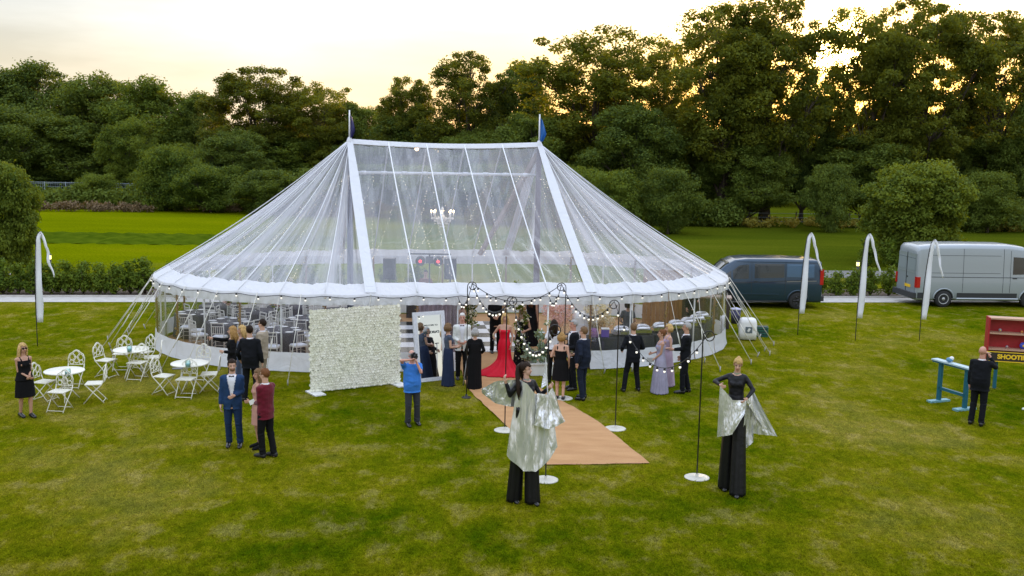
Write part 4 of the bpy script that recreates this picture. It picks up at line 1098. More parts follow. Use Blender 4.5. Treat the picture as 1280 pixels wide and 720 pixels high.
    def belt(s,m=SHOE):
        q=MB(); rings=[]
        for z in (1.0,1.035): c=s.up((0,0,z+s.e)); rings.append(ell(c.x,c.y,c.z,.178 if s.sex=='m' else .15,.124,22,2.3))
        q.loft(rings); q.build('belt',m,s.rt,True); return s
    def gown(s,m,prof,n=9,amp=.012,straps=True,off=(0,0),name='dress',shape=None,seg=64,rows=46):
        """one-piece dress: profile of (z, rx, ry), folds growing towards the hem"""
        e=s.e; zs=[p[0] for p in prof]; zt,zb=zs[0],zs[-1]; mb=MB(); rg=random.Random(int(s.rt.location.x*77)); ph=rg.uniform(0,6)
        rings=[]
        for j in range(rows+1):
            z=zt+(zb-zt)*j/rows
            rx=float(np.interp(-z,[-a for a in zs],[p[1] for p in prof])); ry=float(np.interp(-z,[-a for a in zs],[p[2] for p in prof]))
            t=max(0,(1.0-z)/1.0); c=s.up((0,0,z+e)); ring=[]
            for k in range(seg):
                a=2*PI*k/seg; f=1+ (amp/max(rx,.1))*t*(math.sin(n*a+ph+2*t)+.6*math.sin((2*n+1)*a+ph*2))
                x=c.x+off[0]*t+rx*f*math.cos(a); y=c.y+off[1]*t+ry*f*math.sin(a); bz=0
                if z>1.2 and z<1.36: 
                    for sd in (1,-1): bz+=math.exp(-((math.cos(a)*rx-sd*.062)/.045)**2)*math.exp(-((z-1.285)/.05)**2)*(.028 if math.sin(a)<0 else 0)
                y-=bz
                zz=c.z
                if shape: 
                    q=shape(a,t,Vector((x,y,zz))); x,y,zz=q
                ring.append(Vector((x,y,zz)))
            rings.append(ring)
        mb.loft(rings,caps=False); o=mb.build(name,m,s.rt,True)
        solid(o.data,.006)
        if straps:
            for sd in (1,-1):
                q=MB(); P=[s.up((sd*.075,-.098,zt-.02+e)),s.up((sd*.088,-.075,1.40+e)),s.up((sd*.09,.0,1.475+e)),s.up((sd*.085,.075,1.40+e)),s.up((sd*.075,.09,zt-.02+e))]
                q.tube(P,.019,6,flat=.6); q.build('strap',m,s.rt,True)
        return s
    def glass(s,sd,label,wine=True):
        w=s.wr[sd]+(s.wr[sd]-s.el[sd]).normalized()*.07
        p=s.rt.matrix_basis@w if False else Matrix.LocRotScale(s.rt.location,s.rt.rotation_euler,s.rt.scale)@w
        t=thing('wine_glass',label,'glass',p,0,'drinks glasses held by guests'); GL=mat('glass_clear',(.85,.88,.9),.05,spec=1)
        q=MB(); q.lathe([(.032,-.07),(.004,-.065),(.004,.01),(.028,.04),(.034,.075),(.026,.12)],n=14,caps=False); q.build('bowl',GLASSM,t,True)
        MB().lathe([(.003,.014),(.026,.041),(.031,.07)],n=12).build('drink',mat('drink_gold',(.65,.5,.22),.1),t,True)
def glass_mat(name,c=(.9,.95,.96),a=.55):
    m=bpy.data.materials.new(name); m.use_nodes=True; t=m.node_tree; t.nodes.clear(); N=t.nodes.new; L=t.links.new
    o=N('ShaderNodeOutputMaterial'); tr=N('ShaderNodeBsdfTransparent'); tr.inputs[0].default_value=(*c,1); g=N('ShaderNodeBsdfGlossy'); g.inputs['Roughness'].default_value=.03
    lw=N('ShaderNodeLayerWeight'); lw.inputs[0].default_value=a; mx=N('ShaderNodeMixShader'); L(lw.outputs['Facing'],mx.inputs[0]); L(tr.outputs[0],mx.inputs[1]); L(g.outputs[0],mx.inputs[2]); L(mx.outputs[0],o.inputs[0]); return m
GLASSM=glass_mat('drinking_glass')
H_BLONDE=mat('hair_blonde',(.50,.33,.13),.55,var=.25,vs=30,bump=.5,bs=60,spec=.12); H_GOLD=mat('hair_honey',(.36,.21,.075),.55,var=.25,vs=30,bump=.5,bs=60,spec=.12)
H_BROWN=mat('hair_brown',(.022,.012,.007),.5,var=.25,vs=30,bump=.5,bs=60,spec=.12); H_AUB=mat('hair_auburn',(.16,.065,.025),.5,var=.25,vs=30,bump=.5,bs=60,spec=.12)
H_GREY=mat('hair_grey',(.33,.32,.31),.6,var=.2,vs=30,bump=.6,bs=60); H_WHITE=mat('hair_white',(.62,.60,.57),.6,var=.1,vs=30,bump=.6,bs=60); H_LB=mat('hair_light_brown',(.17,.10,.05),.5,var=.25,vs=30,bump=.5,bs=60,spec=.12)
F_BLK=fab('fabric_black',(.005,.005,.006)); F_BLK2=fab('suit_black',(.006,.007,.010)); F_NAVY=fab('suit_navy',(.010,.015,.030)); F_BLUE=fab('suit_blue',(.016,.043,.110)); F_BTR=fab('trousers_blue',(.012,.030,.078))
F_WHITE=fab('shirt_white',(.74,.75,.80)); F_MAR=fab('velvet_maroon',(.125,.006,.018),.8,sheen=.15); F_PHOTO=fab('shirt_blue',(.045,.19,.60)); F_CHAR=fab('trousers_charcoal',(.035,.037,.045))
F_BEIGE=fab('suit_beige',(.36,.30,.23)); F_IVORY=fab('jacket_ivory',(.66,.67,.64)); F_NVD=fab('skirt_navy',(.018,.028,.065)); F_LACE=fab('lace_navy',(.07,.085,.125)); F_RED=fab('satin_red',(.60,.008,.028),.4,var=.06,sheen=0)
F_LIL=fab('chiffon_lilac',(.33,.31,.42),.7); F_PINK=fab('dress_blush',(.55,.30,.24)); F_SLATE=fab('dress_slate',(.16,.20,.30)); F_BRN=fab('dress_brown',(.20,.07,.035)); F_GREYT=fab('tee_grey',(.10,.105,.12)); F_SAT=mat('lapel_satin',(.018,.018,.022),.3)
F_PINKL=fab('top_pink_lilac',(.42,.32,.42))
LOAF=mat('shoe_velvet',(.01,.01,.012),.6); WP=mat('paper_white',(.8,.8,.78),.7)

def suit(p,jm,tm=None,bow=F_SAT,V=(1.14,.085),lapel=None,hairk='short',hm_=H_BROWN,shoe=SHOE,tie=None,z0=.79,shirt=F_WHITE,belt=False):
    p.make_body(); p.shirt(shirt,bow,tie=tie,front=V is not None); p.trousers(tm or jm)
    if belt: p.belt()
    p.top(jm,'jacket',.023,z0,.014,'long',V,lapel,sl_inf=.011)
    if hairk: p.hair(hairk,hm_)
    if shoe: p.shoes(shoe)
    return p
GOWN_F=[(1.36,.155,.108),(1.30,.158,.115),(1.24,.148,.110),(1.16,.135,.098),(1.07,.130,.095),(.98,.168,.122),(.90,.185,.132),(.6,.205,.165),(.3,.225,.19),(.015,.25,.215)]
# 1 woman at the far left
p=Person('blonde woman in black sleeveless tiered dress beside the leftmost garden table','0' and 33,521,50,1.69,'f','tan',lh=(.03,-.20,1.03),rh=(-.02,-.20,1.02),lf=(.08,-.10),rf=(-.08,.08))
p.make_body(); p.gown(F_BLK,[(1.38,.155,.108),(1.28,.158,.118),(1.15,.145,.112),(1.0,.18,.138),(.90,.21,.155)],7,.02,name='dress_top',rows=20); p.gown(F_BLK,[(1.0,.17,.125),(.85,.20,.145),(.70,.215,.15),(.50,.225,.16)],8,.012,False,name='skirt',rows=24)
p.hair('long',H_BLONDE).shoes(SHOE)
M_=p.hM(); MB().box(p.hm((0,-.088,1.668)),(.125,.022,.030),rot=M_).build('sunglasses',SHOE,p.rt)
# 2 blue suit
p=Person('bearded man in bright blue suit and black bow tie standing on the lawn',292,558,8,1.82,'m','light',lh=(.06,-.20,1.10),rh=(-.225,-.05,.87),lf=(.13,-.02),rf=(-.09,.03),head=(14,0,0))
suit(p,F_BLUE,F_BTR,hm_=H_BROWN,V=(1.02,.085),belt=True)
bd=MB(); bd.sphere(p.hm((0,-.034,1.600)),(.058,.062,.048),14,9,M=p.hM()); bo=bd.build('beard',H_LB,p.rt,True)
# 3 maroon jacket
p=Person('man in maroon velvet dinner jacket and black trousers with bare ankles',333,571,-118,1.80,'m','light',lh=(.02,-.24,1.06),rh=(-.16,-.16,.86),lf=(.08,-.05),rf=(-.08,.10),head=(8,4,0))
suit(p,F_MAR,F_BLK,hm_=H_AUB,shoe=None); p.shoes(LOAF)
w=p.wr[1]; MB().box(w+Vector((0,-.09,.01)),(.01,.14,.09),rot=Matrix.Rotation(.5,3,'X')).build('paper',WP,p.rt)
# 4 woman hidden behind him
p=Person('woman in blush dress and strappy heels mostly hidden behind the maroon jacket',324,560,-60,1.66,'f','tan',lh=(.10,-.2,1.1),head=(10,0,0))
p.make_body().gown(F_PINK,[(1.38,.155,.108),(1.28,.15,.115),(1.07,.13,.1),(.92,.18,.13),(.72,.19,.14),(.55,.20,.15)],6,.01); p.hair('long',H_LB).shoes(F_BLK)
for sd in (1,-1):
    q=MB(); a=p.an[sd]
    for z in (.03,.07,.11,.15): q.tube([a+Vector((math.cos(t)*.042,math.sin(t)*.042,z+.012*math.sin(t*2))) for t in [2*PI*k/14 for k in range(15)]],.004,4)
    q.build('shoe_strap',F_BLK,p.rt)
# 5-7 the selfie group
g1='guests gathered for a selfie by the left tent wall'
p=Person('woman with curly golden hair in black, right arm stretched out left for a selfie',291,492,-75,1.70,'f','light',rh=(.05,-.52,1.50),lh=(.12,-.2,1.15),head=(-6,-6,0),group=g1,rpole=(0,.3,-1))
p.make_body(); p.trousers(F_BLK,.02); p.top(F_BLK,'top',.012,.86,.01,'long'); p.hair('curly',H_GOLD).shoes(SHOE)
w=p.wr[-1]; d_=(p.wr[-1]-p.el[-1]).normalized(); MB().box(w+d_*.10,(.075,.008,.15),rot=Matrix.Rotation(.2,3,'Z')).build('phone',SHOE,p.rt)
p=Person('blonde woman in slate blue dress in the middle of the selfie group',303,488,-50,1.66,'f','light',lh=(.1,-.2,1.12),group=g1,head=(-12,-4,0)); p.make_body(); p.gown(F_SLATE,[(1.38,.155,.108),(1.28,.15,.115),(1.07,.14,.105),(.92,.18,.13),(.6,.20,.15),(.35,.22,.17)],8,.012); p.hair('curly',H_BLONDE).shoes(SHOE)
p=Person('broad dark haired man in black suit seen from behind in the selfie group',314,501,178,1.86,'h','light',lh=(.24,-.12,1.0),rh=(-.26,-.02,.9),group=g1,lf=(.14,0),rf=(-.14,.02),body='h',head=(20,0,0)) if False else Person('broad dark haired man in black suit seen from behind in the selfie group',314,501,178,1.86,'m','light',lh=(.27,-.10,.95),rh=(-.27,-.02,.9),group=g1,lf=(.14,0),rf=(-.14,.02),body='h',head=(25,0,0))
suit(p,F_BLK2,hm_=H_BROWN,V=None,bow=None)
p=Person('man in beige suit jacket at the right of the selfie group',329,486,-100,1.80,'m','light',lh=(.15,-.2,1.05),group=g1,head=(-5,0,0)); suit(p,F_BEIGE,F_BEIGE,hm_=H_BROWN)
# 8 photographer
p=Person('bald photographer in bright blue short sleeved shirt holding a camera to his eye',515,531,22,1.70,'m','red',rh=(-.055,-.17,1.60),lh=(.04,-.23,1.54),lf=(.13,0),rf=(-.11,-.06),head=(5,-9,0),body='h',rpole=(-1,.1,-.1),lpole=(.35,-.3,-1),curl=1.0)
p.make_body(); p.trousers(F_CHAR,.008); p.top(F_PHOTO,'shirt',.024,.80,.018,'short'); p.shoes(SHOE); p.hair('ring',H_GREY)
MT_=Matrix.LocRotScale(p.rt.location,p.rt.rotation_euler,p.rt.scale); c=MT_@p.hm((0,-.135,1.655))
t=thing('camera_body','black camera with long lens held by the bald photographer in blue','camera',c,R(27)); 
MB().box((0,0,0),(.14,.06,.10)).box((0,0,.06),(.05,.05,.035)).build('housing',BLACKM,t); MB().lathe([(.035,0),(.036,.05),(.042,.09),(.042,.13),(.034,.125)],n=16).build('lens',BLACKM,t,True).rotation_euler=(PI/2,0,0)
# 9-11 greeting group near the mirror
g2='guests greeting at the left of the entrance'
p=Person('woman in navy lace top and long navy skirt facing right beside the mirror',560,482,112,1.66,'f','light',lh=(.03,-.26,1.12),rh=(-.05,-.24,1.10),group=g2,head=(10,0,0)); p.make_body(); p.gown(F_NVD,[(1.08,.14,.105),(.98,.172,.125),(.90,.182,.13),(.5,.185,.15),(.015,.20,.175)],9,.012,False,name='skirt'); p.top(F_LACE,'lace_top',.010,.95,.006,'cap'); p.hair('bob',H_LB).shoes(SHOE)
p=Person('white haired man in ivory dinner jacket, black bow tie and black trousers',577,474,4,1.80,'m','red',lh=(.09,-.22,1.06),rh=(-.10,-.22,1.06),group=g2); suit(p,F_IVORY,F_BLK,hm_=H_WHITE,V=(1.08,.075))
p=Person('grey haired older woman in long black gown seen from behind on the carpet',593,486,184,1.60,'f','light',lh=(.20,-.10,1.0),rh=(-.20,-.16,1.02),group=g2); p.make_body(); p.gown(F_BLK,[(1.36,.175,.13),(1.2,.178,.145),(1.07,.175,.14),(.95,.19,.15),(.5,.185,.155),(.015,.20,.175)],7,.012,False); p.top(F_BLK,'gown_top',.020,1.0,.0,'long'); p.hair('bob',H_GREY)
CR=mat('crutch_grey',(.45,.45,.46),.4,metal=.3)
cb=G(579,482); t=thing('crutch','grey forearm crutch leaning beside the grey haired woman in black','crutch',cb)
MB().tube([(0,0,.01),(.10,.05,.80)],.012,8).build('shaft',CR,t,True); MB().tube([(.10,.05,.80),(.14,.06,1.08)],.014,8).build('upper_shaft',CR,t,True); MB().tube([(.10,.05,.80),(.10,-.04,.82)],.016,8).build('handgrip',BLACKM,t,True); MB().lathe([(.018,0),(.016,.04)],n=8).build('rubber_foot',BLACKM,t)
MB().tube([(.14+.05*math.cos(a),.06+.05*math.sin(a),1.08) for a in [PI*.2+PI*1.6*k/10 for k in range(11)]],.012,6).build('arm_cuff',BLACKM,t,True)
# 12 red dress
def train(a,t,q):
    k=max(0,t-.55)/.45; side=max(0,-math.cos(a-.1)); back=max(0,math.sin(a))
    return (q.x-.42*k*k*side+.12*k*k*max(0,math.cos(a)),q.y-.10*k*side,max(.02,q.z))
p=Person('blonde woman in strapless red mermaid gown holding a glass on the carpet',630,469,-14,1.72,'f','tan',rh=(-.26,-.24,1.14),lh=(.21,-.05,.90),head=(16,0,0)); p.make_body()
p.gown(F_RED,[(1.33,.152,.112),(1.28,.156,.118),(1.2,.14,.105),(1.07,.13,.097),(.97,.165,.12),(.88,.182,.132),(.6,.17,.14),(.48,.19,.165),(.25,.30,.27),(.03,.46,.42)],11,.035,False,shape=train,rows=56); p.hair('long',H_BLONDE); p.glass(-1,'wine glass held by the woman in the red gown')
# inside the entrance
p=Person('man in black shirt and trousers holding a drink behind the red gown',619,441,8,1.82,'m','light',lh=(.05,-.22,1.14),rh=(-.08,-.22,1.10)); p.make_body(); p.trousers(F_BLK); p.top(F_BLK,'shirt',.016,.86,.01,'long'); p.hair('short',H_AUB).shoes(); p.glass(1,'glass held by the man in black behind the red gown')
p=Person('woman with curly honey hair in long black gown behind the flowered arch',652,458,-12,1.72,'f','tan',lh=(.12,-.18,1.1)); p.make_body(); p.gown(F_BLK,GOWN_F,8,.014); p.hair('curly',H_GOLD)
p=Person('woman with red-brown hair in rust dress standing behind the ivory jacket',580,446,-10,1.74,'f','tan'); p.make_body(); p.gown(F_BRN,GOWN_F[:8]+[(.35,.21,.17)],8,.014); p.hair('long',H_AUB).shoes()
p=Person('person in black with auburn hair standing on the dance floor edge',663,432,170,1.75,'f','light'); p.make_body(); p.gown(F_BLK,GOWN_F,8,.014); p.hair('long',H_AUB)
# 15-18 right of the entrance
g3='guests standing right of the entrance'
p=Person('waitress in white shirt with long brown hair seen from behind',691,478,172,1.70,'f','tan',lh=(.19,-.15,.98),rh=(-.19,-.16,.98),group=g3); p.make_body(); p.trousers(F_BLK); p.top(F_WHITE,'shirt',.018,.93,.01,'short'); p.hair('long',H_BROWN).shoes()
p=Person('blonde woman in black knee-length dress seen from behind on the carpet edge',700,499,170,1.70,'f','light',rh=(-.20,-.08,.9),lh=(.16,-.2,1.1),group=g3,lf=(.08,-.02),rf=(-.08,.03)); p.make_body(); p.gown(F_BLK,[(1.30,.155,.115),(1.16,.148,.108),(1.07,.142,.104),(.98,.178,.13),(.85,.195,.145),(.52,.225,.17)],9,.012); p.hair('bob',H_GOLD).shoes()
p=Person('grey haired man in black dinner suit with bow tie facing left',715,487,-72,1.84,'m','red',lh=(.12,-.24,1.08),rh=(-.1,-.24,1.06),group=g3); suit(p,F_BLK2,hm_=H_GREY,V=(1.10,.08))
p=Person('stocky brown haired man in dark navy suit seen from behind facing left',727,499,-128,1.84,'m','light',rh=(-.08,-.30,1.06),lh=(.24,.02,.92),group=g3,lf=(.12,.08),rf=(-.12,-.05),body='h'); suit(p,F_NAVY,hm_=H_LB,V=(1.1,.08)); p.glass(-1,'wine glass held by the man in the dark navy suit')
# 19-22 at the right wall
g4='guests standing by the right tent wall'
p=Person('man in black suit leaning forward with legs apart, seen from behind',790,489,-170,1.76,'m','light',rh=(-.2,-.30,1.08),lh=(.24,-.25,1.05),lean=(-.02,-.12),lf=(.12,.03),rf=(-.27,.10) if False else (-.15,0),group=g4); 
p.ft[1]=Vector((.24,.02,0)); p.ft[-1]=Vector((-.16,-.02,0))
for sd in (1,-1):
    p.kn[sd],p.an[sd]=ik(p.hip[sd],p.ft[sd]+Vector((0,.03,.085)),.43,.43,(0,-1,0))
suit(p,F_BLK2,hm_=H_LB,V=None,bow=None)
p=Person('woman with blonde updo in pale lilac behind the lilac gown',833,482,-80,1.66,'f','light',group=g4,lh=(.1,-.2,1.1)); p.make_body(); p.gown(F_PINKL,GOWN_F,8,.014); p.hair('bob',H_BLONDE)
p=Person('auburn haired woman in long lilac gown holding a clutch bag',824,491,-85,1.66,'f','tan',lh=(.05,-.20,.96),rh=(-.10,-.22,1.10),group=g4); p.make_body(); p.gown(F_LIL,[(1.36,.155,.108),(1.28,.16,.118),(1.16,.14,.10),(1.07,.15,.11),(.95,.185,.14),(.5,.23,.19),(.015,.27,.23)],14,.02); p.hair('bun',H_AUB)
w=p.wr[1]; MB().box(w+Vector((-.02,-.09,-.02)),(.05,.20,.11)).build('clutch_bag',mat('clutch_silver',(.45,.45,.5),.35,metal=.4),p.rt)
p=Person('grey haired man in black dinner suit with bow tie beside the lilac gown',855,491,-95,1.84,'m','tan',lh=(.02,-.30,1.10),rh=(-.22,-.10,.90),group=g4,lf=(.09,-.08),rf=(-.09,.08)); suit(p,F_BLK2,hm_=H_GREY,V=(1.10,.08))
# 25 far right man
p=Person('bald man in black suit raising a hand to his mouth, seen from behind',1221,531,142,1.86,'m','red',lh=(.03,-.24,1.50) if False else None,rh=(-.10,-.26,1.52),body='h',lf=(.12,0),rf=(-.10,.04),head=(-6,-4,0),lpole=(.5,.5,-.5),rpole=(-.6,-.1,-1)); suit(p,F_BLK2,hm_=H_GREY,hairk=None,V=None,bow=None)
q=MB(); w=p.wr[-1]; q.tube([w+Vector((0,-.03,.07)),w+Vector((.04,.03,.10))],.012,6); q.build('snack',mat('snack_cream',(.75,.62,.35),.6),p.rt)
# people inside behind the buffet
p=Person('woman in dark grey tee seen from behind, working behind the buffet',783,445,176,1.70,'f','light',lh=(.16,-.22,1.05),rh=(-.16,-.22,1.05)); p.make_body(); p.trousers(F_BLK); p.top(F_GREYT,'tee',.018,.90,.01,'short'); p.hair('bob',H_BROWN).shoes()
for px_,D_,lab in ((864,34.0,'barman in black standing left behind the glowing right bar wall'),(898,33.2,'barman in dark shirt standing far right inside the marquee')):
    if px_==898: continue
    p=Person(lab,px_,400,20,1.76,'m','light',lh=(.1,-.25,1.15),D=D_); p.make_body(); p.trousers(F_BLK); p.top(F_BLK,'shirt',.018,.88,.01,'long'); p.hair('short',H_BROWN).shoes()
p=Person('disc jockey in dark shirt behind the mixing desk',532,350,0,1.76,'m','light',lh=(.2,-.3,1.1),rh=(-.2,-.3,1.1),D=36.0); p.make_body(); p.trousers(F_BLK); p.top(F_BRN,'shirt',.018,.88,.01,'short'); p.hair('short',H_BROWN).shoes()
# ------------------------------------------------------------------ stilt walkers
def silver_mat():
    m=bpy.data.materials.new('silver_lame'); m.use_nodes=True; t=m.node_tree; b=t.nodes['Principled BSDF']; N=t.nodes.new; L=t.links.new
    b.inputs['Base Color'].default_value=(.84,.86,.90,1); b.inputs['Metallic'].default_value=.72; b.inputs['Roughness'].default_value=.27
    tc=N('ShaderNodeUVMap'); mp=N('ShaderNodeMapping'); mp.inputs['Scale'].default_value=(13,2.2,1); L(tc.outputs[0],mp.inputs[0])
    n=N('ShaderNodeTexNoise'); n.inputs['Scale'].default_value=1.4; n.inputs['Detail'].default_value=3; n.inputs['Distortion'].default_value=.8; L(mp.outputs[0],n.inputs[0])
    bp=N('ShaderNodeBump'); bp.inputs['Strength'].default_value=.6; bp.inputs['Distance'].default_value=.04; L(n.outputs[0],bp.inputs['Height']); L(bp.outputs[0],b.inputs['Normal']); return m
SILVER=silver_mat()
def wing(rt,top,bot,name,folds=9,amp=.05,nu=60,nv=40,seed=0,sag=.06):
    """cloth hung between a top edge and a bottom edge, both polylines in local space"""
    T=[Vector(p) for p in top]; B=[Vector(p) for p in bot]; ph=seed*1.7; uvs=[]
    def it(P,t):
        t*=len(P)-1; i=min(int(t),len(P)-2); f=t-i; f=f*f*(3-2*f)*.5+f*.5; return P[i].lerp(P[i+1],f)
    cen=(sum(T,Vector())+sum(B,Vector()))/(len(T)+len(B))
    def fn(u,v):
        a=it(T,u); b=it(B,u); p=a.lerp(b,v); e=it(T,min(1,u+.02))-it(T,max(0,u-.02))+it(B,min(1,u+.02))-it(B,max(0,u-.02))
        n=e.cross(b-a); n=n.normalized() if n.length>1e-6 else Vector((0,1,0))
        w=.35+.65*v
        d=w*(amp*1.5*mnoise.noise(Vector((u*folds*.8+ph,v*1.3,ph)))+amp*.95*mnoise.noise(Vector((u*folds*2.2,v*2.2+ph,1.7)))+amp*.16*mnoise.noise(Vector((u*folds*4.5,v*9,ph+4))))
        p=p+n*d; p.z-=sag*math.sin(PI*u)*(1-v)*.0; uvs.append((u,v)); return p
    mb=MB(); mb.grid(fn,nu,nv); o=mb.build(name,SILVER,rt,True); uvmesh(o,uvs); return o
ST_BLK=mat('stretch_black',(.007,.007,.010),.5,bump=.3,bs=14,spec=.3); STILT_TR=mat('stilt_trouser_satin',(.006,.006,.008),.42,var=.1,bump=.4,bs=10,spec=.35)
VSK=mat('choker_silver',(.7,.7,.72),.3,metal=.7)
def stilt_trousers(p,w=.13,fl=.20):
    for sd in (1,-1):
        h=p.hip[sd]+Vector((0,0,.05)); f=p.ft[sd]; rings=[]; seg=40
        for j in range(34):
            t=j/33; c=h.lerp(Vector((f.x,f.y,.03)),t); r=.115+ (fl-.115)*t**.9; ring=[]
            for k in range(seg):
                a=2*PI*k/seg; q=r*(1+.10*t*math.sin(7*a+sd)+.06*t*math.sin(15*a+2*sd+t*4)); ring.append(Vector((c.x+q*math.cos(a)*(.95),c.y+q*math.sin(a)*.8,c.z)))
            rings.append(ring)
        mb=MB(); mb.loft(rings); mb.build('trouser_leg',STILT_TR,p.rt,True)
    mb=MB(); p.torso_mb(mb,.014,.84,1.10); me=remesh(mb,.014,2,'trouser_top'); me.materials.clear(); me.materials.append(STILT_TR); put('trouser_top',me,p.rt)
p=Person('dark haired stilt walker in black with silver wings, looking over her shoulder at the carpet',655,629,30,1.68,'f','light',lh=(.36,-.22,1.34),rh=(-.34,.16,1.42),lf=(.13,-.10),rf=(-.13,.16),ext=.84,head=(24,-4,0),lpole=(.4,-.2,-1),rpole=(-.2,.3,-1))
p.make_body(); stilt_trousers(p,fl=.15); p.top(ST_BLK,'bodysuit',.015,.88,.0,'long',sl_inf=.006); p.hair('pony',H_BROWN); p.shoes()
e=p.e
MB().lathe([(.062,1.44+e),(.066,1.50+e)],n=18,caps=False).build('choker',VSK,p.rt,True)
wL=p.wr[1]; wR=p.wr[-1]
# front drape of the wing hanging from neck and left hand, in front of her body
wing(p.rt,[(-.15,.05,1.50+e),(-.09,-.17,1.45+e),(.03,-.24,1.27+e),(.20,-.33,1.17+e),wL+Vector((0,-.07,-.03))],[(-.32,.12,.06+e),(-.18,-.26,-.17+e),(.02,-.36,-.17+e),(.20,-.40,-.06+e),(.42,-.42,.26+e)],'silver_wing_front',5,.045,seed=1,nu=70,nv=60)
wing(p.rt,[wL+Vector((.02,-.06,.02)),wL+Vector((-.10,-.12,-.10)),(.05,-.30,1.28+e)],[wL+Vector((.34,-.12,-.66)),(.20,-.42,.62+e),(-.02,-.36,.70+e)],'silver_wing_fold',4,.05,seed=2,nu=44,nv=36)
# back wing held out to the left by the other hand
wing(p.rt,[(-.80,.26,1.33+e),(-.50,.22,1.45+e),(-.12,.10,1.47+e)],[(-.78,.26,1.24+e),(-.50,.24,1.02+e),(-.10,.16,.92+e)],'silver_wing_back',5,.035,seed=3,nu=50,nv=36)
MB().tube([p.hm((0,.10,1.76)),p.hm((-.05,.15,1.70)),(-.13,.10,1.56+e),(-.17,.0,1.42+e),(-.19,-.04,1.26+e),(-.18,-.05,1.12+e)],[.03,.046,.048,.044,.036,.008],10).build('ponytail',H_BROWN,p.rt,True)
MB().tube([wL+Vector((-.03,0,-.12)),wL+Vector((-.06,.05,.55))],[.012,.006],6).build('wing_rod',WPAINT,p.rt)
wing(p.rt,[wL+Vector((-.06,.05,.5)),wL+Vector((-.05,.05,.3)),wL+Vector((-.03,.02,.05))],[wL+Vector((-.06,.06,.5)),wL+Vector((-.09,.08,.2)),wL+Vector((-.14,.06,-.02))],'silver_wing_tip',2,.02,seed=5,nu=14,nv=10)
p=Person('blonde stilt walker in black looking down with a silver wing flared behind her',914,615,-18,1.68,'f','light',lh=(.22,-.22,1.05),rh=(-.28,-.22,1.27),lf=(.13,-.20),rf=(-.12,.12),ext=.84,head=(4,14,4),rpole=(-1,.2,-.4),lpole=(.8,.3,-.5))
p.make_body(); stilt_trousers(p,fl=.155); p.top(ST_BLK,'bodysuit',.015,.88,.0,'long',sl_inf=.006); p.hair('pony',H_BLONDE); p.shoes()
e=p.e; wL=p.wr[1]; wR=p.wr[-1]
MB().lathe([(.062,1.44+e),(.068,1.50+e)],n=18,caps=False).build('choker',VSK,p.rt,True)
wing(p.rt,[wR+Vector((0,-.05,0)),wR.lerp(wL,.5)+Vector((0,-.10,-.14)),wL+Vector((0,-.06,-.02))],[wR+Vector((-.02,-.05,-1.02)),wR.lerp(wL,.55)+Vector((0,-.16,-.78)),wL+Vector((-.01,-.10,-.26))],'silver_wing_front',4,.03,seed=6,nu=50,nv=44)
wing(p.rt,[(.13,.10,1.46+e),(.20,.14,1.36+e),(.30,.16,1.10+e)],[(.80,.30,.22+e),(.50,.24,.40+e),wL+Vector((.02,.02,-.05))],'silver_wing_back',3,.035,seed=7,nu=50,nv=50)
wing(p.rt,[wL+Vector((.0,.0,-.02)),(.22,.10,.85+e),(.30,.14,.80+e)],[(.12,-.04,-.10+e),(.25,.06,.02+e),(.36,.12,.12+e)],'silver_wing_tail',4,.035,seed=8,nu=40,nv=44)
wing(p.rt,[(.24,.16,.95+e),(.40,.20,.66+e),(.52,.24,.48+e)],[(.28,.14,.30+e),(.46,.20,.26+e),(.76,.30,.24+e)],'silver_wing_lining',4,.03,seed=9,nu=40,nv=24)

# ------------------------------------------------------------------ helpers for cloth blobs
def blob(name, cen, rad, per, leaf, m, parent, seed): return put(name, leaf_mesh(name,cen,rad,per,leaf,m,seed), parent)
PETW=leafmat('petal_white',(.62,.62,.52),(.80,.80,.72),.2,vs=8); PETP=leafmat('petal_pink',(.60,.42,.48),(.80,.66,.70),.2,vs=8)
# ------------------------------------------------------------------ flower wall
pa=G(389,493); pb=G(501,481); dv=(pb-pa); W_=dv.length; ang=math.atan2(dv.y,dv.x)
t=thing('flower_wall','free-standing wall densely covered with cream white roses','flower wall',pa,ang)
MB().box((W_/2,.10,1.06),(W_-.04,.05,2.06)).build('backing_board',mat('board_green',(.55,.58,.46),.8),t)
rg=random.Random(3); mb=MB(); NXr=36; NZr=31; CW=mat('rose_cream',(.90,.90,.76),.65,c2=(.95,.93,.85),vs=1.3,spec=.1); 
for i in range(NXr):
    for j in range(NZr):
        cx=(i+.5+.5*(j%2-.5))*W_/NXr+rg.uniform(-.012,.012); cz=.05+(j+.5)*2.08/NZr+rg.uniform(-.012,.012); r=rg.uniform(.036,.05); y0=.07-rg.uniform(0,.016)
        tl=rg.uniform(-.22,.22); tz=rg.uniform(-.22,.22); M_=Matrix.Rotation(tl,3,'Z')@Matrix.Rotation(tz,3,'X')
        for lr,(rr,yy) in enumerate(((1.15,-.002),(.75,-.012),(.38,-.020))):
            n=7-lr; a0=rg.uniform(0,6); vs=[Vector((0,yy+.012,0))]
            for k in range(n*2):
                a=a0+PI*k/n; q=r*rr*(1.0 if k%2==0 else .82); vs.append(Vector((q*math.cos(a),yy-(.006 if k%2==0 else .002),q*math.sin(a))))
            mb.add([Vector((cx,y0,cz))+M_@v for v in vs],[(0,1+(k+1)%(2*n),1+k) for k in range(2*n)])
mb.build('flower_panel',CW,t)
rows=[]
for x in (.12,W_-.06):
    MB().box((x,.02,.02),(.30,.60,.03),rz=.1).bar((x,.16,.03),(x,.13,1.9),.04).build('foot',WPAINT,t)
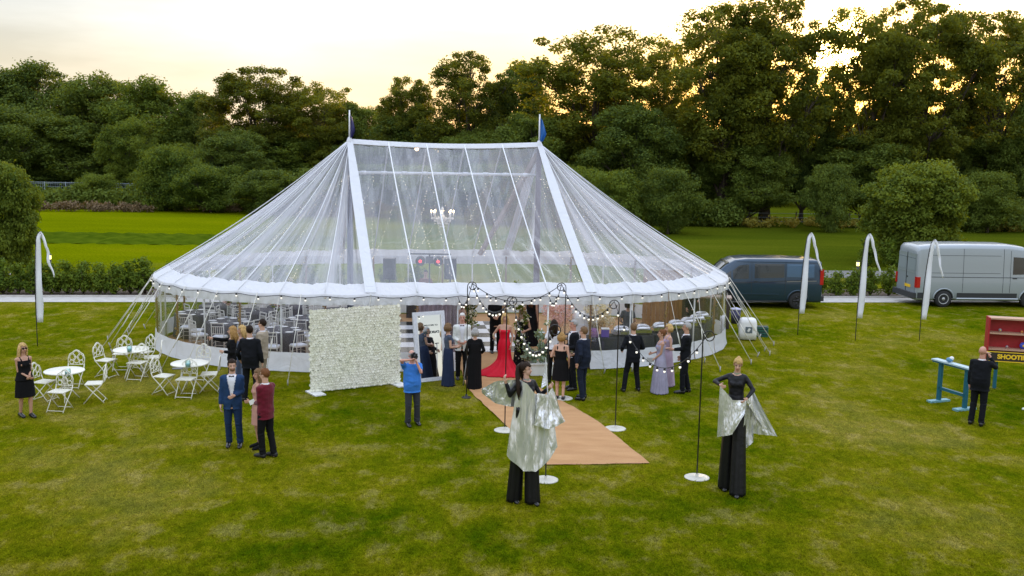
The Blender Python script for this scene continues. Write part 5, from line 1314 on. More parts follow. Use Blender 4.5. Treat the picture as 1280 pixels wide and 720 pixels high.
# ------------------------------------------------------------------ selfie mirror with lettering
ma=G(525,477); mbp=G(556,475.5); mc=(ma+mbp)/2; yaw=R(30)
t=thing('standing_mirror','tall leaning mirror in a broad silver frame beside the woman in navy','mirror',mc,yaw)
FR=mat('silver_frame',(.62,.64,.70),.35,var=.1,vs=20,bump=.3,bs=30); MIR=mat('mirror_glass',(.88,.92,.93),.02,metal=1.0)
lean=Matrix.Rotation(R(-9),3,'X'); wv,hv=.92,1.86
def mp_(x,y,z): return lean@Vector((x,y,z))
for (x,z,dx,dz) in ((-wv/2+.05,hv/2,.10,hv),(wv/2-.05,hv/2,.10,hv)): MB().box(mp_(x,0,z),(dx,.07,dz),rot=lean).build('frame_side',FR,t)
for z in (.05,hv-.05): MB().box(mp_(0,.0,z),(wv-.20,.07,.10),rot=lean).build('frame_rail',FR,t)
MB().box(mp_(0,.005,hv/2),(wv-.2,.04,hv-.2),rot=lean).build('mirror_glass',MIR,t)
mb=MB()
for x in (-wv/2+.11,wv/2-.11): mb.box(mp_(x,-.022,hv/2),(.02,.03,hv-.2),rot=lean)
mb.build('inner_bead',WPAINT,t); MB().bar(mp_(0,.04,hv*.8),(0,.75,0.02),.04).build('back_leg',WOOD,t)
def text(body,size,m,parent,p,rot,ex=.002,name='lettering',align='CENTER',bold=0):
    c=bpy.data.curves.new(name,'FONT'); c.body=body; c.size=size; c.extrude=ex; c.align_x=align; c.align_y='CENTER'; c.offset=bold; c.materials.append(m)
    o0_=bpy.data.objects.new(name,c); col.objects.link(o0_); me_=bpy.data.meshes.new_from_object(o0_.evaluated_get(bpy.context.evaluated_depsgraph_get())); bpy.data.objects.remove(o0_)
    o=bpy.data.objects.new(name,me_); col.objects.link(o); o.parent=parent; o.location=p; o.rotation_euler=rot; KIDS.setdefault(parent.name,[]).append(o); return o
LET=mat('lettering_dark',(.03,.05,.05),.5)
text('WELCOME TO',.062,LET,t,mp_(.04,-.022,hv*.80),(R(90-9),0,0)); text("VICTORIA'S",.092,LET,t,mp_(.05,-.022,hv*.70),(R(90-9),0,0),bold=.002)
# ------------------------------------------------------------------ garden furniture
def bistro_chair():
    t=thing('bistro_chair','x','chair',(0,0,0))
    mb=MB(); mb.box((0,0,.455),(.40,.385,.012))
    for k in range(6): mb.box((-.165+k*.066,0,.464),(.055,.38,.008))
    mb.build('seat',CREAM,t)
    for sd in (1,-1):
        MB().tube([(sd*.20,-.22,0),(sd*.20,-.02,.25),(sd*.20,.20,.46),(sd*.20,.235,.56)],.012,6).build('leg',CREAM,t,True)
        MB().tube([(sd*.182,.24,0),(sd*.182,.04,.22),(sd*.182,-.17,.45)],.012,6).build('leg',CREAM,t,True)
    MB().tube([(-.2,-.19,.035),(.2,-.19,.035)],.009,5).tube([(-.18,.21,.035),(.18,.21,.035)],.009,5).build('stretcher',CREAM,t)
    mb=MB(); 
    arc=[(sd*.20,.235+.03*min(1,z),.55+z) for sd,z in ((-1,0),(-1,.14))]
    pts=[(-.20,.235,.54),(-.205,.255,.70),(-.17,.268,.80),(-.10,.275,.84),(-.05,.28,.89),(0,.283,.905),(.05,.28,.89),(.10,.275,.84),(.17,.268,.80),(.205,.255,.70),(.20,.235,.54)]
    mb.tube(pts,.012,6)
    for cx,cz,r in ((-.095,.72,.075),(.095,.72,.075),(0,.80,.075),(0,.65,.07),(-.12,.60,.05),(.12,.60,.05)):
        mb.tube([(cx+r*math.cos(a),.255+.08*(cz-.65),cz+r*1.15*math.sin(a)) for a in [2*PI*k/12 for k in range(13)]],.009,5,caps=False)
    mb.tube([(-.2,.238,.54),(.2,.238,.54)],.009,5)
    mb.build('backrest',CREAM,t,True); return t
proto=bistro_chair(); used=[0]
def bchair(px,py,faceang,label):
    o=proto if not used[0] else copy_tree(proto); used[0]=1
    o.location=G(px,py); o.rotation_euler=(0,0,R(faceang)); tag(o,label,'chair','white folding garden chairs'); return o
# angle: 0 = seat faces the camera
bchair(57,500,78,'white folding garden chair beside the blonde woman, facing the leftmost table')
bchair(92,484,2,'white garden chair on the far side of the leftmost table')
bchair(75,513,-6,'white garden chair nearest the camera at the leftmost table, turned away from it')
bchair(119,502,-78,'white garden chair right of the leftmost table, facing left')
bchair(134,471,74,'white garden chair left of the middle table, facing right')
bchair(153,462,4,'white garden chair on the far side of the middle table')
bchair(172,474,-8,'white garden chair nearest the camera at the middle table')
bchair(190,467,-70,'white garden chair right of the middle table, facing left')
bchair(180,460,-30,'white garden chair behind the right of the middle table')
bchair(206,492,76,'white garden chair left of the rightmost garden table, facing right')
bchair(233,496,-3,'white garden chair nearest the camera at the rightmost garden table')
bchair(262,489,-80,'white garden chair right of the rightmost garden table, facing left')
bchair(250,474,-8,'white garden chair on the far side of the rightmost garden table')
def gtable(px,py,label,r=.46):
    t=thing('garden_table',label,'table',G(px,py),random.uniform(0,1),'round white garden tables')
    q=MB(); q.lathe([(r-.02,.70),(r,.705),(r,.725),(r-.01,.732),(.0,.734)],n=28); q.build('tabletop',CREAM,t,True)
    for k in range(3):
        a=2*PI*k/3; c,s=math.cos(a),math.sin(a)
        MB().tube([(c*.34,s*.34,0),(c*.20,s*.20,.18),(c*.05,s*.05,.36),(-c*.12,-s*.12,.55),(-c*.26,-s*.26,.70)],.013,6).build('leg',CREAM,t,True)
    MB().tube([(.12*math.cos(a),.12*math.sin(a),.30) for a in [2*PI*k/14 for k in range(15)]],.009,5).build('ring',CREAM,t,True); return t
JARG=glass_mat('jar_glass',(.75,.92,.93),.6)
def jar(px,py,label):
    t=thing('glass_jar',label,'jar',G(px,py,.738),0,'jars on the garden tables')
    MB().lathe([(.05,0),(.065,.01),(.07,.12),(.06,.15),(.06,.17)],n=16,caps=False).build('glass',JARG,t,True)
    MB().lathe([(.058,.004),(.064,.02),(.064,.09)],n=16).build('filling',mat('jar_filling',(.42,.60,.60),.5),t,True)
gtable(82,500,'round white garden table beside the blonde woman in black'); jar(85,470,'pale blue glass jar on the leftmost garden table')
gtable(165,470,'round white garden table in the middle of the three'); jar(162,440,'pale blue glass jar on the middle garden table')
gtable(238,489,'round white garden table nearest the blue suit man'); jar(235,459,'pale blue glass jar on the rightmost garden table')
t=thing('tablet_tray','dark flat tray on the rightmost garden table','tray',G(222,461,.738)); MB().box((0,0,.008),(.24,.17,.014),rz=.2).build('tray',mat('tray_dark',(.05,.055,.07),.4),t)
# ------------------------------------------------------------------ inside: round tables with chiavari chairs
CHV=mat('limewash_wood',(.62,.60,.55),.5,var=.08,vs=20); CLO=mat('table_cloth_mauve',(.075,.068,.08),.75,var=.15,vs=3,bump=.3,bs=12)
def chiavari():
    t=thing('chiavari_chair','x','chair'); mb=MB(); mb.box((0,0,.445),(.40,.39,.035)); mb.build('seat_frame',CHV,t); MB().box((0,0,.475),(.36,.35,.03)).build('seat_pad',WHITE,t)
    for sd in (1,-1):
        MB().tube([(sd*.18,-.17,0),(sd*.18,-.17,.44)],.015,6).build('leg',CHV,t,True)
        MB().tube([(sd*.18,.20,0),(sd*.18,.18,.44),(sd*.18,.22,.91)],.016,6).build('leg',CHV,t,True)
    mb=MB()
    for z in (.58,.80,.90): mb.tube([(-.18,.19+.07*(z-.45),z),(.18,.19+.07*(z-.45),z)],.014 if z<.85 else .018,6)
    for k in range(5): x=-.12+k*.06; mb.tube([(x,.20,.58),(x,.217,.80)],.009,5)
    mb.build('backrest',CHV,t); mb=MB()
    for z in (.16,.28):
        mb.tube([(-.18,-.17,z),(.18,-.17,z)],.009,5); mb.tube([(-.18,-.17,z),(-.18,.19,z)],.009,5); mb.tube([(.18,-.17,z),(.18,.19,z)],.009,5)
    mb.build('stretchers',CHV,t); return t
cproto=chiavari(); cused=[0]
def cchair(p,rz,label):
    o=cproto if not cused[0] else copy_tree(cproto); cused[0]=1; o.location=p; o.rotation_euler=(0,0,rz); tag(o,label,'chair','white chiavari chairs round the marquee tables')
PLATE=mat('plate_white',(.75,.75,.74),.25); VASE=glass_mat('vase_glass',(.88,.92,.9),.6)
SIDES=['on the camera side','front right','on the right side','back right','on the far side','back left','on the left side','front left']
tabs=[((246,391),'leftmost dining table',1),((286,402),'dining table left of the selfie group',1),((350,413),'dining table right of the selfie group',1),
      ((318,389),'dining table behind the selfie group',0),((385,398),'dining table left of the flower wall',1),((275,382),'far back left dining table',0),((360,383),'far back middle dining table',0),((425,388),'dining table behind the flower wall',0)]
for ti,((px,py),nm,det) in enumerate(tabs):
    c=G(px,py,.76); c.z=.012
    t=thing('round_table','round '+nm.replace('dining table','dining table with mauve-grey cloth'),'table',c,0,'round dining tables in the marquee')
    q=MB(); q.lathe([(.66,.70),(.68,.745),(.67,.752),(0,.754)],n=30); q.build('tabletop',CHV,t,True)
    rows=[]
    for r,z in ((.0,.760),(.68,.760),(.69,.74),(.70,.45),(.72,.02)):
        rows.append([Vector(((r+(.035*math.sin(13*a+ti)*(1-z/.74) if z<.7 else 0))*math.cos(a),(r+(.035*math.sin(13*a+ti)*(1-z/.74) if z<.7 else 0))*math.sin(a),z)) for a in [2*PI*k/52 for k in range(52)]])
    q=MB(); q.loft(rows,caps=False); q.build('tablecloth',CLO,t,True)
    for k in range(8):
        a=2*PI*k/8-PI/2+.2*ti*0; rr=.98
        p=c+Vector((rr*math.cos(a),rr*math.sin(a),0))
        u=(p-TC).dot(TA); v=(p-TC).dot(TB)
        du=max(0,abs(u)-HL); 
        if (du/AX)**2+(v/BY_)**2>.90: continue
        cchair(p,a-PI/2+PI+PI if False else math.atan2(c.y-p.y,c.x-p.x)+PI/2,f'white chiavari chair {SIDES[k]} of the {nm}'[:110])
    # centrepiece: glass vase with pink and white flowers, plates round it
    h=.55 if ti%2 else .75
    v=thing('centrepiece',('tall' if h>.6 else 'low')+' vase of pink and white flowers on the '+nm,'vase',c+Vector((0,0,.762)),0,'flower centrepieces')
    MB().lathe([(.06,0),(.02,.05),(.02,h-.2),(.07,h-.02)],n=14,caps=False).build('vase',VASE,v,True)
    rg=random.Random(ti); cen=[(rg.gauss(0,.09),rg.gauss(0,.09),h+.08+rg.gauss(0,.06)) for _ in range(14)]
    blob('flowers',cen[:9],[.07]*9,26,.05,PETP if ti%3 else PETW,v,ti); blob('greenery',cen[5:],[.09]*9,16,.06,LF_HEDGE,v,50+ti)
    if det:
        for k in range(8):
            a=2*PI*k/8-PI/2; 
            d=thing('plate',f'white dinner plate on the {nm}','plate',c+Vector((.50*math.cos(a),.50*math.sin(a),.762)),0,f'plates on the {nm}')
            MB().lathe([(.07,.002),(.13,.012),(.125,.016),(.06,.008),(0,.008)],n=16).build('plate',PLATE,d,True)
# ------------------------------------------------------------------ disc jockey booth
BLK=mat('equipment_black',(.015,.015,.018),.4); REDL=mat('stage_red',(1.0,.03,.05),.3,emit=1.6)
dj=GD(533,356,36.2); dj.z=.012
t=thing('dj_desk','black mixing desk at the back of the dance floor','desk',dj); MB().box((0,0,.50),(1.4,.6,1.0)).build('booth',BLK,t); MB().box((0,-.02,1.04),(1.0,.45,.07)).build('mixer',mat('mixer_grey',(.08,.08,.09),.4),t)
for px,D,z,lab in ((487,35.2,0,'black loudspeaker on a stand left of the mixing desk'),(563,35.2,0,'black loudspeaker on a stand right of the mixing desk')):
    p=GD(px,336,D); t=thing('loudspeaker',lab,'speaker',(p.x,D,.012),0,'loudspeakers beside the mixing desk')
    MB().box((0,0,p.z),(.42,.36,.74)).build('cabinet',BLK,t); MB().lathe([(.15,0),(.13,.02),(.04,.01)],(0,0,0),18).build('woofer',mat('cone_grey',(.04,.04,.045),.6),t,True).matrix_local=Matrix.Translation((0,-.185,p.z-.1))@Matrix.Rotation(PI/2,4,'X')
    MB().tube([(0,0,.1),(0,0,p.z-.37)],.025,8).build('pole',BLK,t)
    for k in range(3): a=2*PI*k/3; MB().tube([(0,0,.55),(.45*math.cos(a),.45*math.sin(a),.012)],.015,6).build('leg',BLK,t)
p=GD(537,318,34.8)
t=thing('lighting_stand','black lighting stand with two red spotlights above the mixing desk','light stand',(p.x,34.8,.012)); MB().tube([(0,0,0),(0,0,p.z)],.025,8).build('pole',BLK,t); MB().bar((-.75,0,p.z),(.75,0,p.z),.05).build('crossbar',BLK,t)
for k in range(3): a=2*PI*k/3+.3; MB().tube([(0,0,.6),(.5*math.cos(a),.5*math.sin(a),.012)],.015,6).build('leg',BLK,t)
for x in (-.31,.31):
    o=MB().lathe([(.06,.14),(.15,.10),(.17,-.12),(.15,-.13)],n=14,caps=True).build('spotlight',BLK,t,True); o.matrix_local=Matrix.Translation((x,-.05,p.z-.22))@Matrix.Rotation(-PI/2*.9,4,'X')
    MB().sphere((0,0,-.135),(.06,.06,.03),10,7).build('red_lamp',REDL,o,True)
MB().box((0,-.05,p.z-.20),(.26,.12,.24)).build('light_panel',mat('panel_grey',(.05,.05,.07),.5),t)
# ------------------------------------------------------------------ entrance arch, drape and stand
ap=G(588,458); bp=G(650,458)
t=thing('flower_arch','timber entrance arch with white flower garlands down both sides','arch',ap,math.atan2((bp-ap).y,(bp-ap).x)); AWd=(bp-ap).length
for x in (0,AWd): MB().bar((x,0,.016),(x,0,2.3),.08).build('post',TIMB,t)
MB().bar((-.05,0,2.34),(AWd+.05,0,2.34),.09).build('crossbar',TIMB,t)
rg=random.Random(8)
for k,(x,z0,z1) in enumerate(((0,1.2,2.25),(AWd,.25,2.25))):
    n=34; cen=[(x+.10*math.sin(j*.7)+rg.uniform(-.07,.07),-.08+rg.uniform(-.07,.05),z0+(z1-z0)*j/n) for j in range(n)]
    blob('greenery',cen,[.11]*n,12,.085,LF_HEDGE,t,200+k); blob('white_flowers',cen[::2],[.13]*len(cen[::2]),22,.075,PETW,t,210+k)
blob('garland_tip',[(AWd-.35+.02*j,-.1,1.75+.06*j) for j in range(12)],[.10]*12,16,.07,LF_LIGHT,t,220)
PURP=mat('sheer_mauve',(.27,.22,.27),.6,c2=(.40,.34,.38),vs=3,bump=.3,bs=10)
def drape(name,label,pa,pb,z0,z1,m,folds=9,amp=.07):
    t=thing(name,label,'curtain',pa); d=pb-pa; n=Vector((-d.y,d.x,0)).normalized(); mb=MB()
    mb.grid(lambda u,v:(d*u+n*amp*math.sin(u*folds*2*PI+v*1.5)*(.3+.7*v)+Vector((0,0,z1+(z0-z1)*v-pa.z))),90,10); mb.build('cloth',m,t,True)
    MB().tube([(0,0,z1-pa.z),d+Vector((0,0,z1-pa.z))],.02,8).build('rail',WOOD,t); 
    for q in (Vector((0,0,0)),d): MB().tube([q,q+Vector((0,0,z1-pa.z))],.02,6).build('post',WOOD,t)
    return t
pa_=GD(521,400,29.3); pb_=GD(571,400,29.5); pa_.z=pb_.z=.012
drape('sheer_curtain','gathered mauve sheer curtain behind the standing mirror',pa_,pb_,.03,2.1,PURP)
sp_=G(676,468)
t=thing('flower_stand','low white plinth with greenery and white roses right of the arch','flower stand',sp_,.1)
MB().box((0,0,.16),(.62,.40,.30)).build('plinth',WPAINT,t); MB().box((0,0,.33),(.68,.46,.03)).build('plinth_top',WPAINT,t)
rg=random.Random(12); cen=[(rg.gauss(-.12,.22),rg.gauss(0,.12),.42+abs(rg.gauss(0,.28))) for _ in range(36)]
blob('greenery',cen,[.13]*36,22,.11,leafmat('eucalyptus',(.10,.16,.11),(.22,.30,.22),.3,vs=5),t,230); blob('roses',cen[::4],[.09]*9,18,.07,PETW,t,231)
MB().lathe([(.03,.34),(.012,.4),(.012,1.15),(.10,1.18),(.10,1.20),(.012,1.21),(.012,1.3)],n=12).build('candle_stand',mat('glass_stand',(.6,.65,.64),.1,spec=1),t,True)
# big bouquets
def bouquet(px,py,D,r,m,label,rz_=1.0):
    c=GD(px,py,D); t=thing('flower_display',label,'flowers',(c.x,D,.012))
    MB().lathe([(.20,0),(.20,.02),(.03,.04),(.025,c.z-r*.7),(.09,c.z-r*.5)],n=14).build('stand',mat('gold_stand',(.35,.28,.14),.35,metal=.6),t,True)
    rg=random.Random(int(px)); cen=[]
    for _ in range(46):
        d=Vector((rg.gauss(0,1),rg.gauss(0,1),rg.gauss(0,1))).normalized()*r*rg.uniform(.35,.95); cen.append((d.x,d.y,c.z+d.z*rz_))
    blob('blossom',cen,[r*.30]*46,60,.06,m,t,int(px)); blob('greenery',cen[::5],[r*.3]*len(cen[::5]),4,.06,LF_HEDGE,t,int(px)+1); return t
bouquet(697,387,31.0,.50,PETP,'large round display of pale pink blossom inside the entrance')
bouquet(748,395,30.5,.46,PETW,'large white hydrangea display right of the entrance')
p=G(706,424); t=thing('fan_heater','round black drum fan standing behind the guests','fan',p); MB().lathe([(.25,-.1),(.27,-.05),(.27,.1),(.24,.12)],n=24,caps=False).build('drum',BLK,t,True).matrix_local=Matrix.Translation((0,0,.42))@Matrix.Rotation(PI/2,4,'X')
mb=MB()
for r in (.06,.12,.18,.24): mb.tube([(r*math.cos(a),-.1,.42+r*math.sin(a)) for a in [2*PI*k/20 for k in range(21)]],.006,4)
mb.build('guard',STK,t); MB().bar((-.2,0,.02),(.2,0,.02),.3,.03).bar((-.22,0,.02),(-.26,0,.4),.03).bar((.22,0,.02),(.26,0,.4),.03).build('stand',BLK,t)
p=G(729,437); t=thing('white_cabinet','white rounded serving cabinet behind the two suited men','cabinet',p,.1)
mb=MB(); mb.loft([[Vector((x*s_,y*s_,z)) for x,y in ((-.35,-.3),(.35,-.3),(.35,.3),(-.35,.3))] for z,s_ in ((0,1),(.85,1),(1.05,.94),(1.15,.8),(1.18,.5))]); mb.build('cabinet_body',WPAINT,t); MB().box((0,-.305,.5),(.6,.012,.7)).build('door',WHITE,t); MB().box((.22,-.325,.55),(.02,.03,.2)).build('handle',STK,t)
# ------------------------------------------------------------------ buffet along the right wall
CLB=mat('buffet_cloth_black',(.022,.023,.027),.8,bump=.4,bs=10); SILV=mat('stainless',(.62,.62,.63),.18,metal=1.0)
def buffet_at(a,b,dep,label):
    a.z=b.z=.012; d=b-a; L_=d.length; t=thing('buffet_table',label,'table',a,math.atan2(d.y,d.x),'black clothed buffet tables')
    MB().box((L_/2,dep/2,.74),(L_-.02,dep-.02,.05)).build('tabletop',TIMB,t); mb=MB()
    rows=[]; per_=[(0,0),(L_,0),(L_,dep),(0,dep)]; P=[]
    for i in range(4):
        x0,y0=per_[i]; x1,y1=per_[(i+1)%4]
        for k in range(14): P.append((x0+(x1-x0)*k/14,y0+(y1-y0)*k/14))
    cx,cy_=L_/2,dep/2
    for z,o in ((.772,0),(.765,.01),(.4,.02),(.01,.035)): rows.append([Vector((x+(x-cx)/L_*o*2+(0 if z>.7 else .015*math.sin(i*1.9)),y+(y-cy_)/dep*o*2+(0 if z>.7 else .015*math.sin(i*1.7)),z)) for i,(x,y) in enumerate(P)])
    mb.loft([[Vector((cx,cy_,.773))]*len(P)]+rows,caps=False); mb.build('tablecloth',CLB,t,True); return t,L_
for k_,lab in enumerate(('black clothed buffet table nearest the entrance','black clothed buffet table behind the lilac gowns','black clothed buffet table at the right curved wall')):
    q0=eave_pt(s_front[5]+.15+k_*2.35,0,-.42); q1=eave_pt(s_front[5]+2.35+k_*2.35,0,-.42); buffet_at(q0,q1,.70,lab)
def chafing(k_,label,dome=True):
    p=eave_pt(s_front[5]+1.35+k_*.82,.79,-.78); t=thing('chafing_dish',label,'serving dish',p,.15,'silver serving dishes on the buffet')
    MB().box((0,0,.10),(.52,.34,.09)).build('pan',SILV,t)
    for x in (-.22,.22):
        for y in (-.14,.14): MB().bar((x,y,0),(x,y,.06),.015).build('leg',SILV,t)
    if dome:
        mb=MB(); mb.loft([ell(0,0,.148+.16*math.sin(k/6*PI/2),.255*math.cos(k/6*PI/2*.93),.165*math.cos(k/6*PI/2*.93),20,3.5) for k in range(7)]); o=mb.build('lid',SILV,t,True); MB().bar((-.05,0,.33),(.05,0,.33),.02).build('handle',BLK,o)
for i in range(7):
    chafing(i,f'silver serving dish, {where[i]} from the left along the right-hand buffet')
def small(name,label,cat,p,fn,grp=None):
    t=thing(name,label,cat,p,0,grp); fn(t); return t
small('purple_box','purple gift box with white lid on the buffet table','box',eave_pt(s_front[5]+.75,.79,-.75),lambda t:(MB().box((0,0,.11),(.22,.2,.22)).build('box',mat('purple_card',(.16,.10,.42),.6),t),MB().box((0,0,.235),(.24,.22,.03)).build('lid',WPAINT,t)))
small('tote_bag','pink bag on the buffet table left of the purple box','bag',eave_pt(s_front[5]+.35,.79,-.72),lambda t:(MB().loft([ell(0,0,z,.13*k,.09*k,16,3) for z,k in ((0,1),(.12,1.08),(.22,.9),(.26,.6))]).build('bag',mat('pink_cloth',(.40,.18,.42),.7),t,True),MB().tube([(-.07,0,.24),(-.04,0,.36),(.04,0,.36),(.07,0,.24)],.01,5).build('handle',BLK,t,True)))
RB=[mat('stripe_'+n,c,.6) for n,c in (('green',(.05,.35,.22)),('teal',(.05,.35,.38)),('yellow',(.6,.5,.06)),('orange',(.6,.22,.03)),('red',(.5,.03,.05)))]
def rainbow(t):
    for k in range(5): 
        MB().box((0,0,.04+k*.09),(.36,.22,.086)).build('stripe_panel',RB[4-k],t)
small('striped_box','rainbow striped box on the ground inside, left of the buffet','box',eave_pt(s_front[5]-.55,.012,-.55),lambda t:(MB().box((0,.0,.42),(.34,.20,.03)).build('lid',RB[1],t),rainbow(t)))
# timber bar back
pa_=GD(803,380,34.4); t=thing('timber_bar_back','tall timber board screen behind the buffet','screen',(pa_.x,34.4,.012),.05)
mb=MB()
for k in range(9): mb.box((.08+k*.155,0,1.05+.03*math.sin(k*2)),(.145,.04,2.1))
mb.build('boards',mat('bar_boards',(.26,.13,.045),.6,c2=(.42,.24,.09),vs=3,stretch=(6,6,.7)),t); MB().bar((0,.04,.5),(1.4,.04,.5),.06).bar((0,.04,1.7),(1.4,.04,1.7),.06).build('battens',WOOD,t)
pa_=GD(845,380,35.3); t=thing('bar_counter','dark bar counter at the back right of the marquee','bar',(pa_.x,35.2,.012),-.15)
MB().box((.9,0,.55),(1.9,.5,1.08)).build('counter',mat('bar_dark',(.05,.035,.03),.5),t); MB().box((.9,-.04,1.11),(2.0,.66,.05)).build('counter_top',TIMB,t)
# ------------------------------------------------------------------ cooler and crates by the right end
p=G(934,424); t=thing('air_unit','white portable air unit with dark vent outside the right end of the marquee','air unit',p,-.15,s=.86)
mb=MB(); mb.loft([ell(0,0,z,.34*k,.32*k,28,5) for z,k in ((.04,.97),(.3,1),(.68,.97),(.80,.86),(.84,.6))]); mb.build('casing',WPAINT,t,True)
MB().box((.02,-.325,.42),(.26,.02,.24)).build('vent',mat('vent_grey',(.12,.15,.17),.5),t); MB().box((.02,-.337,.42),(.08,.012,.14),rot=Matrix.Rotation(.5,3,'Y')).build('vent_emblem',WPAINT,t)
for x in (-.22,.22): MB().tube([(x-.02,-.2,.04),(x+.02,-.2,.04)],.04,10).build('wheel',BLK,t)
p=G(950,420); t=thing('plastic_crate','dark green plastic crate beside the white air unit','crate',p,-.2); mb=MB()
for z in (.03,.12,.21,.30): mb.box((0,-.18,z),(.5,.015,.05)).box((0,.18,z),(.5,.015,.05)).box((-.245,0,z),(.015,.36,.05)).box((.245,0,z),(.015,.36,.05))
for x in (-.24,.24):
    for y in (-.175,.175): mb.box((x,y,.165),(.03,.03,.33))
mb.box((0,0,.01),(.48,.35,.02)); mb.build('crate',mat('crate_green',(.015,.10,.075),.5),t); 
MB().box((0,0,.2),(.44,.32,.28)).build('contents',mat('crate_contents',(.03,.05,.05),.7),t)
p=G(919,404); t=thing('bin','dark blue bin with pale lid behind the right end of the marquee','bin',p); MB().lathe([(.15,0),(.19,.5)],n=16).build('bin_body',mat('bin_blue',(.04,.04,.11),.5),t,True); MB().lathe([(.20,.5),(.20,.54),(.05,.58)],n=16).build('lid',mat('bin_lid',(.45,.45,.6),.5),t,True)
# ------------------------------------------------------------------ shepherd hooks with festoon strings
def hook(px,py,H,turn,label,disc=True,sz=.24):
    b=G(px,py); t=thing('shepherd_hook',label,'pole',b,turn,'black shepherd hook poles with disc bases'); 
    pts=[(0,0,.02),(0,0,H-.22)]; c=(.11,0,H-.11)
    for k in range(15): a=PI-2*PI*k/14*1.0; r=.11-.05*max(0,k-6)/8; pts.append((.11+r*math.cos(a),0,H-.11+r*math.sin(a)))
    MB().tube(pts,[.013]*2+[.011]*15,7).build('pole',BLACKM,t,True)
    MB().lathe([(sz,0),(sz,.012),(sz-.02,.018),(.03,.022),(.03,.08)],(0,0,0),28).build('disc_base',mat('disc_cream',(.55,.53,.46),.6) if disc else BLACKM,t,True); 
    tip=Matrix.Rotation(turn,3,'Z')@Vector((.11,0,H-.03)); return b+tip
h1=hook(583,497,2.92,0,'farthest hook pole of the left row, by the grey haired woman',False,.12)
h2=hook(631,538,3.0,0,'middle hook pole of the left row, left of the dark haired stilt walker')
h3=hook(682,600,2.98,0,'nearest hook pole of the left row, behind the dark haired stilt walker')
k1=hook(704,498,2.92,PI,'farthest hook pole of the right row, behind the blonde in black')
k2=hook(769,536,2.92,PI,'middle hook pole of the right row, on the lawn by the leaning man')
k3=hook(871,597,2.86,0,'nearest hook pole of the right row, left of the blonde stilt walker')
def sagline(a,b,sag,n,label,skip=0):
    pts=[]; m=n*3
    for q in range(m+1): t=q/m; p=Vector(a).lerp(Vector(b),t); p.z-=sag*4*t*(1-t); pts.append(p)
    rt,P=festoon(pts,label,'festoon strings between hooks and marquee')
    for q in range(2,m-1,3): bulb_on(rt,P[q],.036)
e1=eave_pt(ST[2][0],EZ-.1,.08); e2=eave_pt(ST[4][0],EZ-.1,.08); e3=eave_pt(ST[5][0],EZ-.1,.08)
sagline(e1,h1,.35,6,'festoon string from the valance to the farthest left hook'); sagline(h1,h2,.50,12,'festoon string between the farthest and middle left hooks'); sagline(h2,h3,.80,14,'festoon string dipping between the middle and nearest left hooks')
sagline(e2,k1,.30,6,'festoon string from the valance to the farthest right hook'); sagline(k1,k2,.55,12,'festoon string between the farthest and middle right hooks'); sagline(k2,k3,1.05,13,'festoon string dipping low between the middle and nearest right hooks')
sagline(h1,k1,.45,10,'festoon string crossing over the carpet between the farthest hooks')
# ------------------------------------------------------------------ feather flags
BANM=mat('banner_white',(.78,.80,.86),.6,bump=.2,bs=5)
def feather(px,py,H,topx,tailx,tailz,label,w0=.27,fb=.58):
    b=G(px,py); t=thing('feather_flag',label,'flag',b,0,'white drooping feather flags'); P=[]
    x0=topx*.22; xe=x0+.36; zs_=H-.34
    up=[Vector((x0*(k/17)**3,0,zs_*k/17)) for k in range(18)]
    arc=[Vector((x0+(xe-x0)*(1-math.cos(PI*k/10))/2*(1.0),0,zs_+.34*math.sin(PI*k/10)*(1 if k<6 else 1.0)-(.0 if k<6 else .05*(k-5)))) for k in range(1,10)]
    end=arc[-1]; tail=[end.lerp(Vector((tailx,0,tailz)),k/10)+Vector((.02*math.sin(k*.9),.02*math.sin(k),0)) for k in range(1,11)]
    full=up+arc+tail
    MB().tube(up+arc[:4],[.014]*len(up)+[.008]*4,6).build('pole',BLACKM,t,True)
    mb=MB(); rows=[]; st=[p for p in full if p.z>fb or full.index(p)>10]
    N_=len(st)
    for k,p in enumerate(st):
        f=k/(N_-1); d=(st[min(k+1,N_-1)]-st[max(k-1,0)]).normalized(); nn=Vector((d.z,0,-d.x)); w=w0*.88*(1-.86*f**.8)+.015+.05*w0*math.sin(f*9)
        if k<3: w*=.75+.08*k
        rows.append([p+nn*.012,p+nn*(w*.5)+Vector((0,.035*math.sin(k*.8),0)),p+nn*w+Vector((0,.02*math.sin(k*.6+1),0))])
    mb.loft(rows,closed=False,caps=False); o=mb.build('banner',BANM,t,True); solid(o.data,.004); return t
feather(47,433,3.50,.42,.62,2.12,'white feather flag at the far left above the garden furniture')
feather(997,419,3.55,.50,.72,2.25,'white feather flag in front of the rear of the blue van')
feather(1069,426,3.62,.45,.72,2.30,'white feather flag between the two vans')
feather(1149,426,3.45,.55,.66,2.15,'white feather flag in front of the silver van')
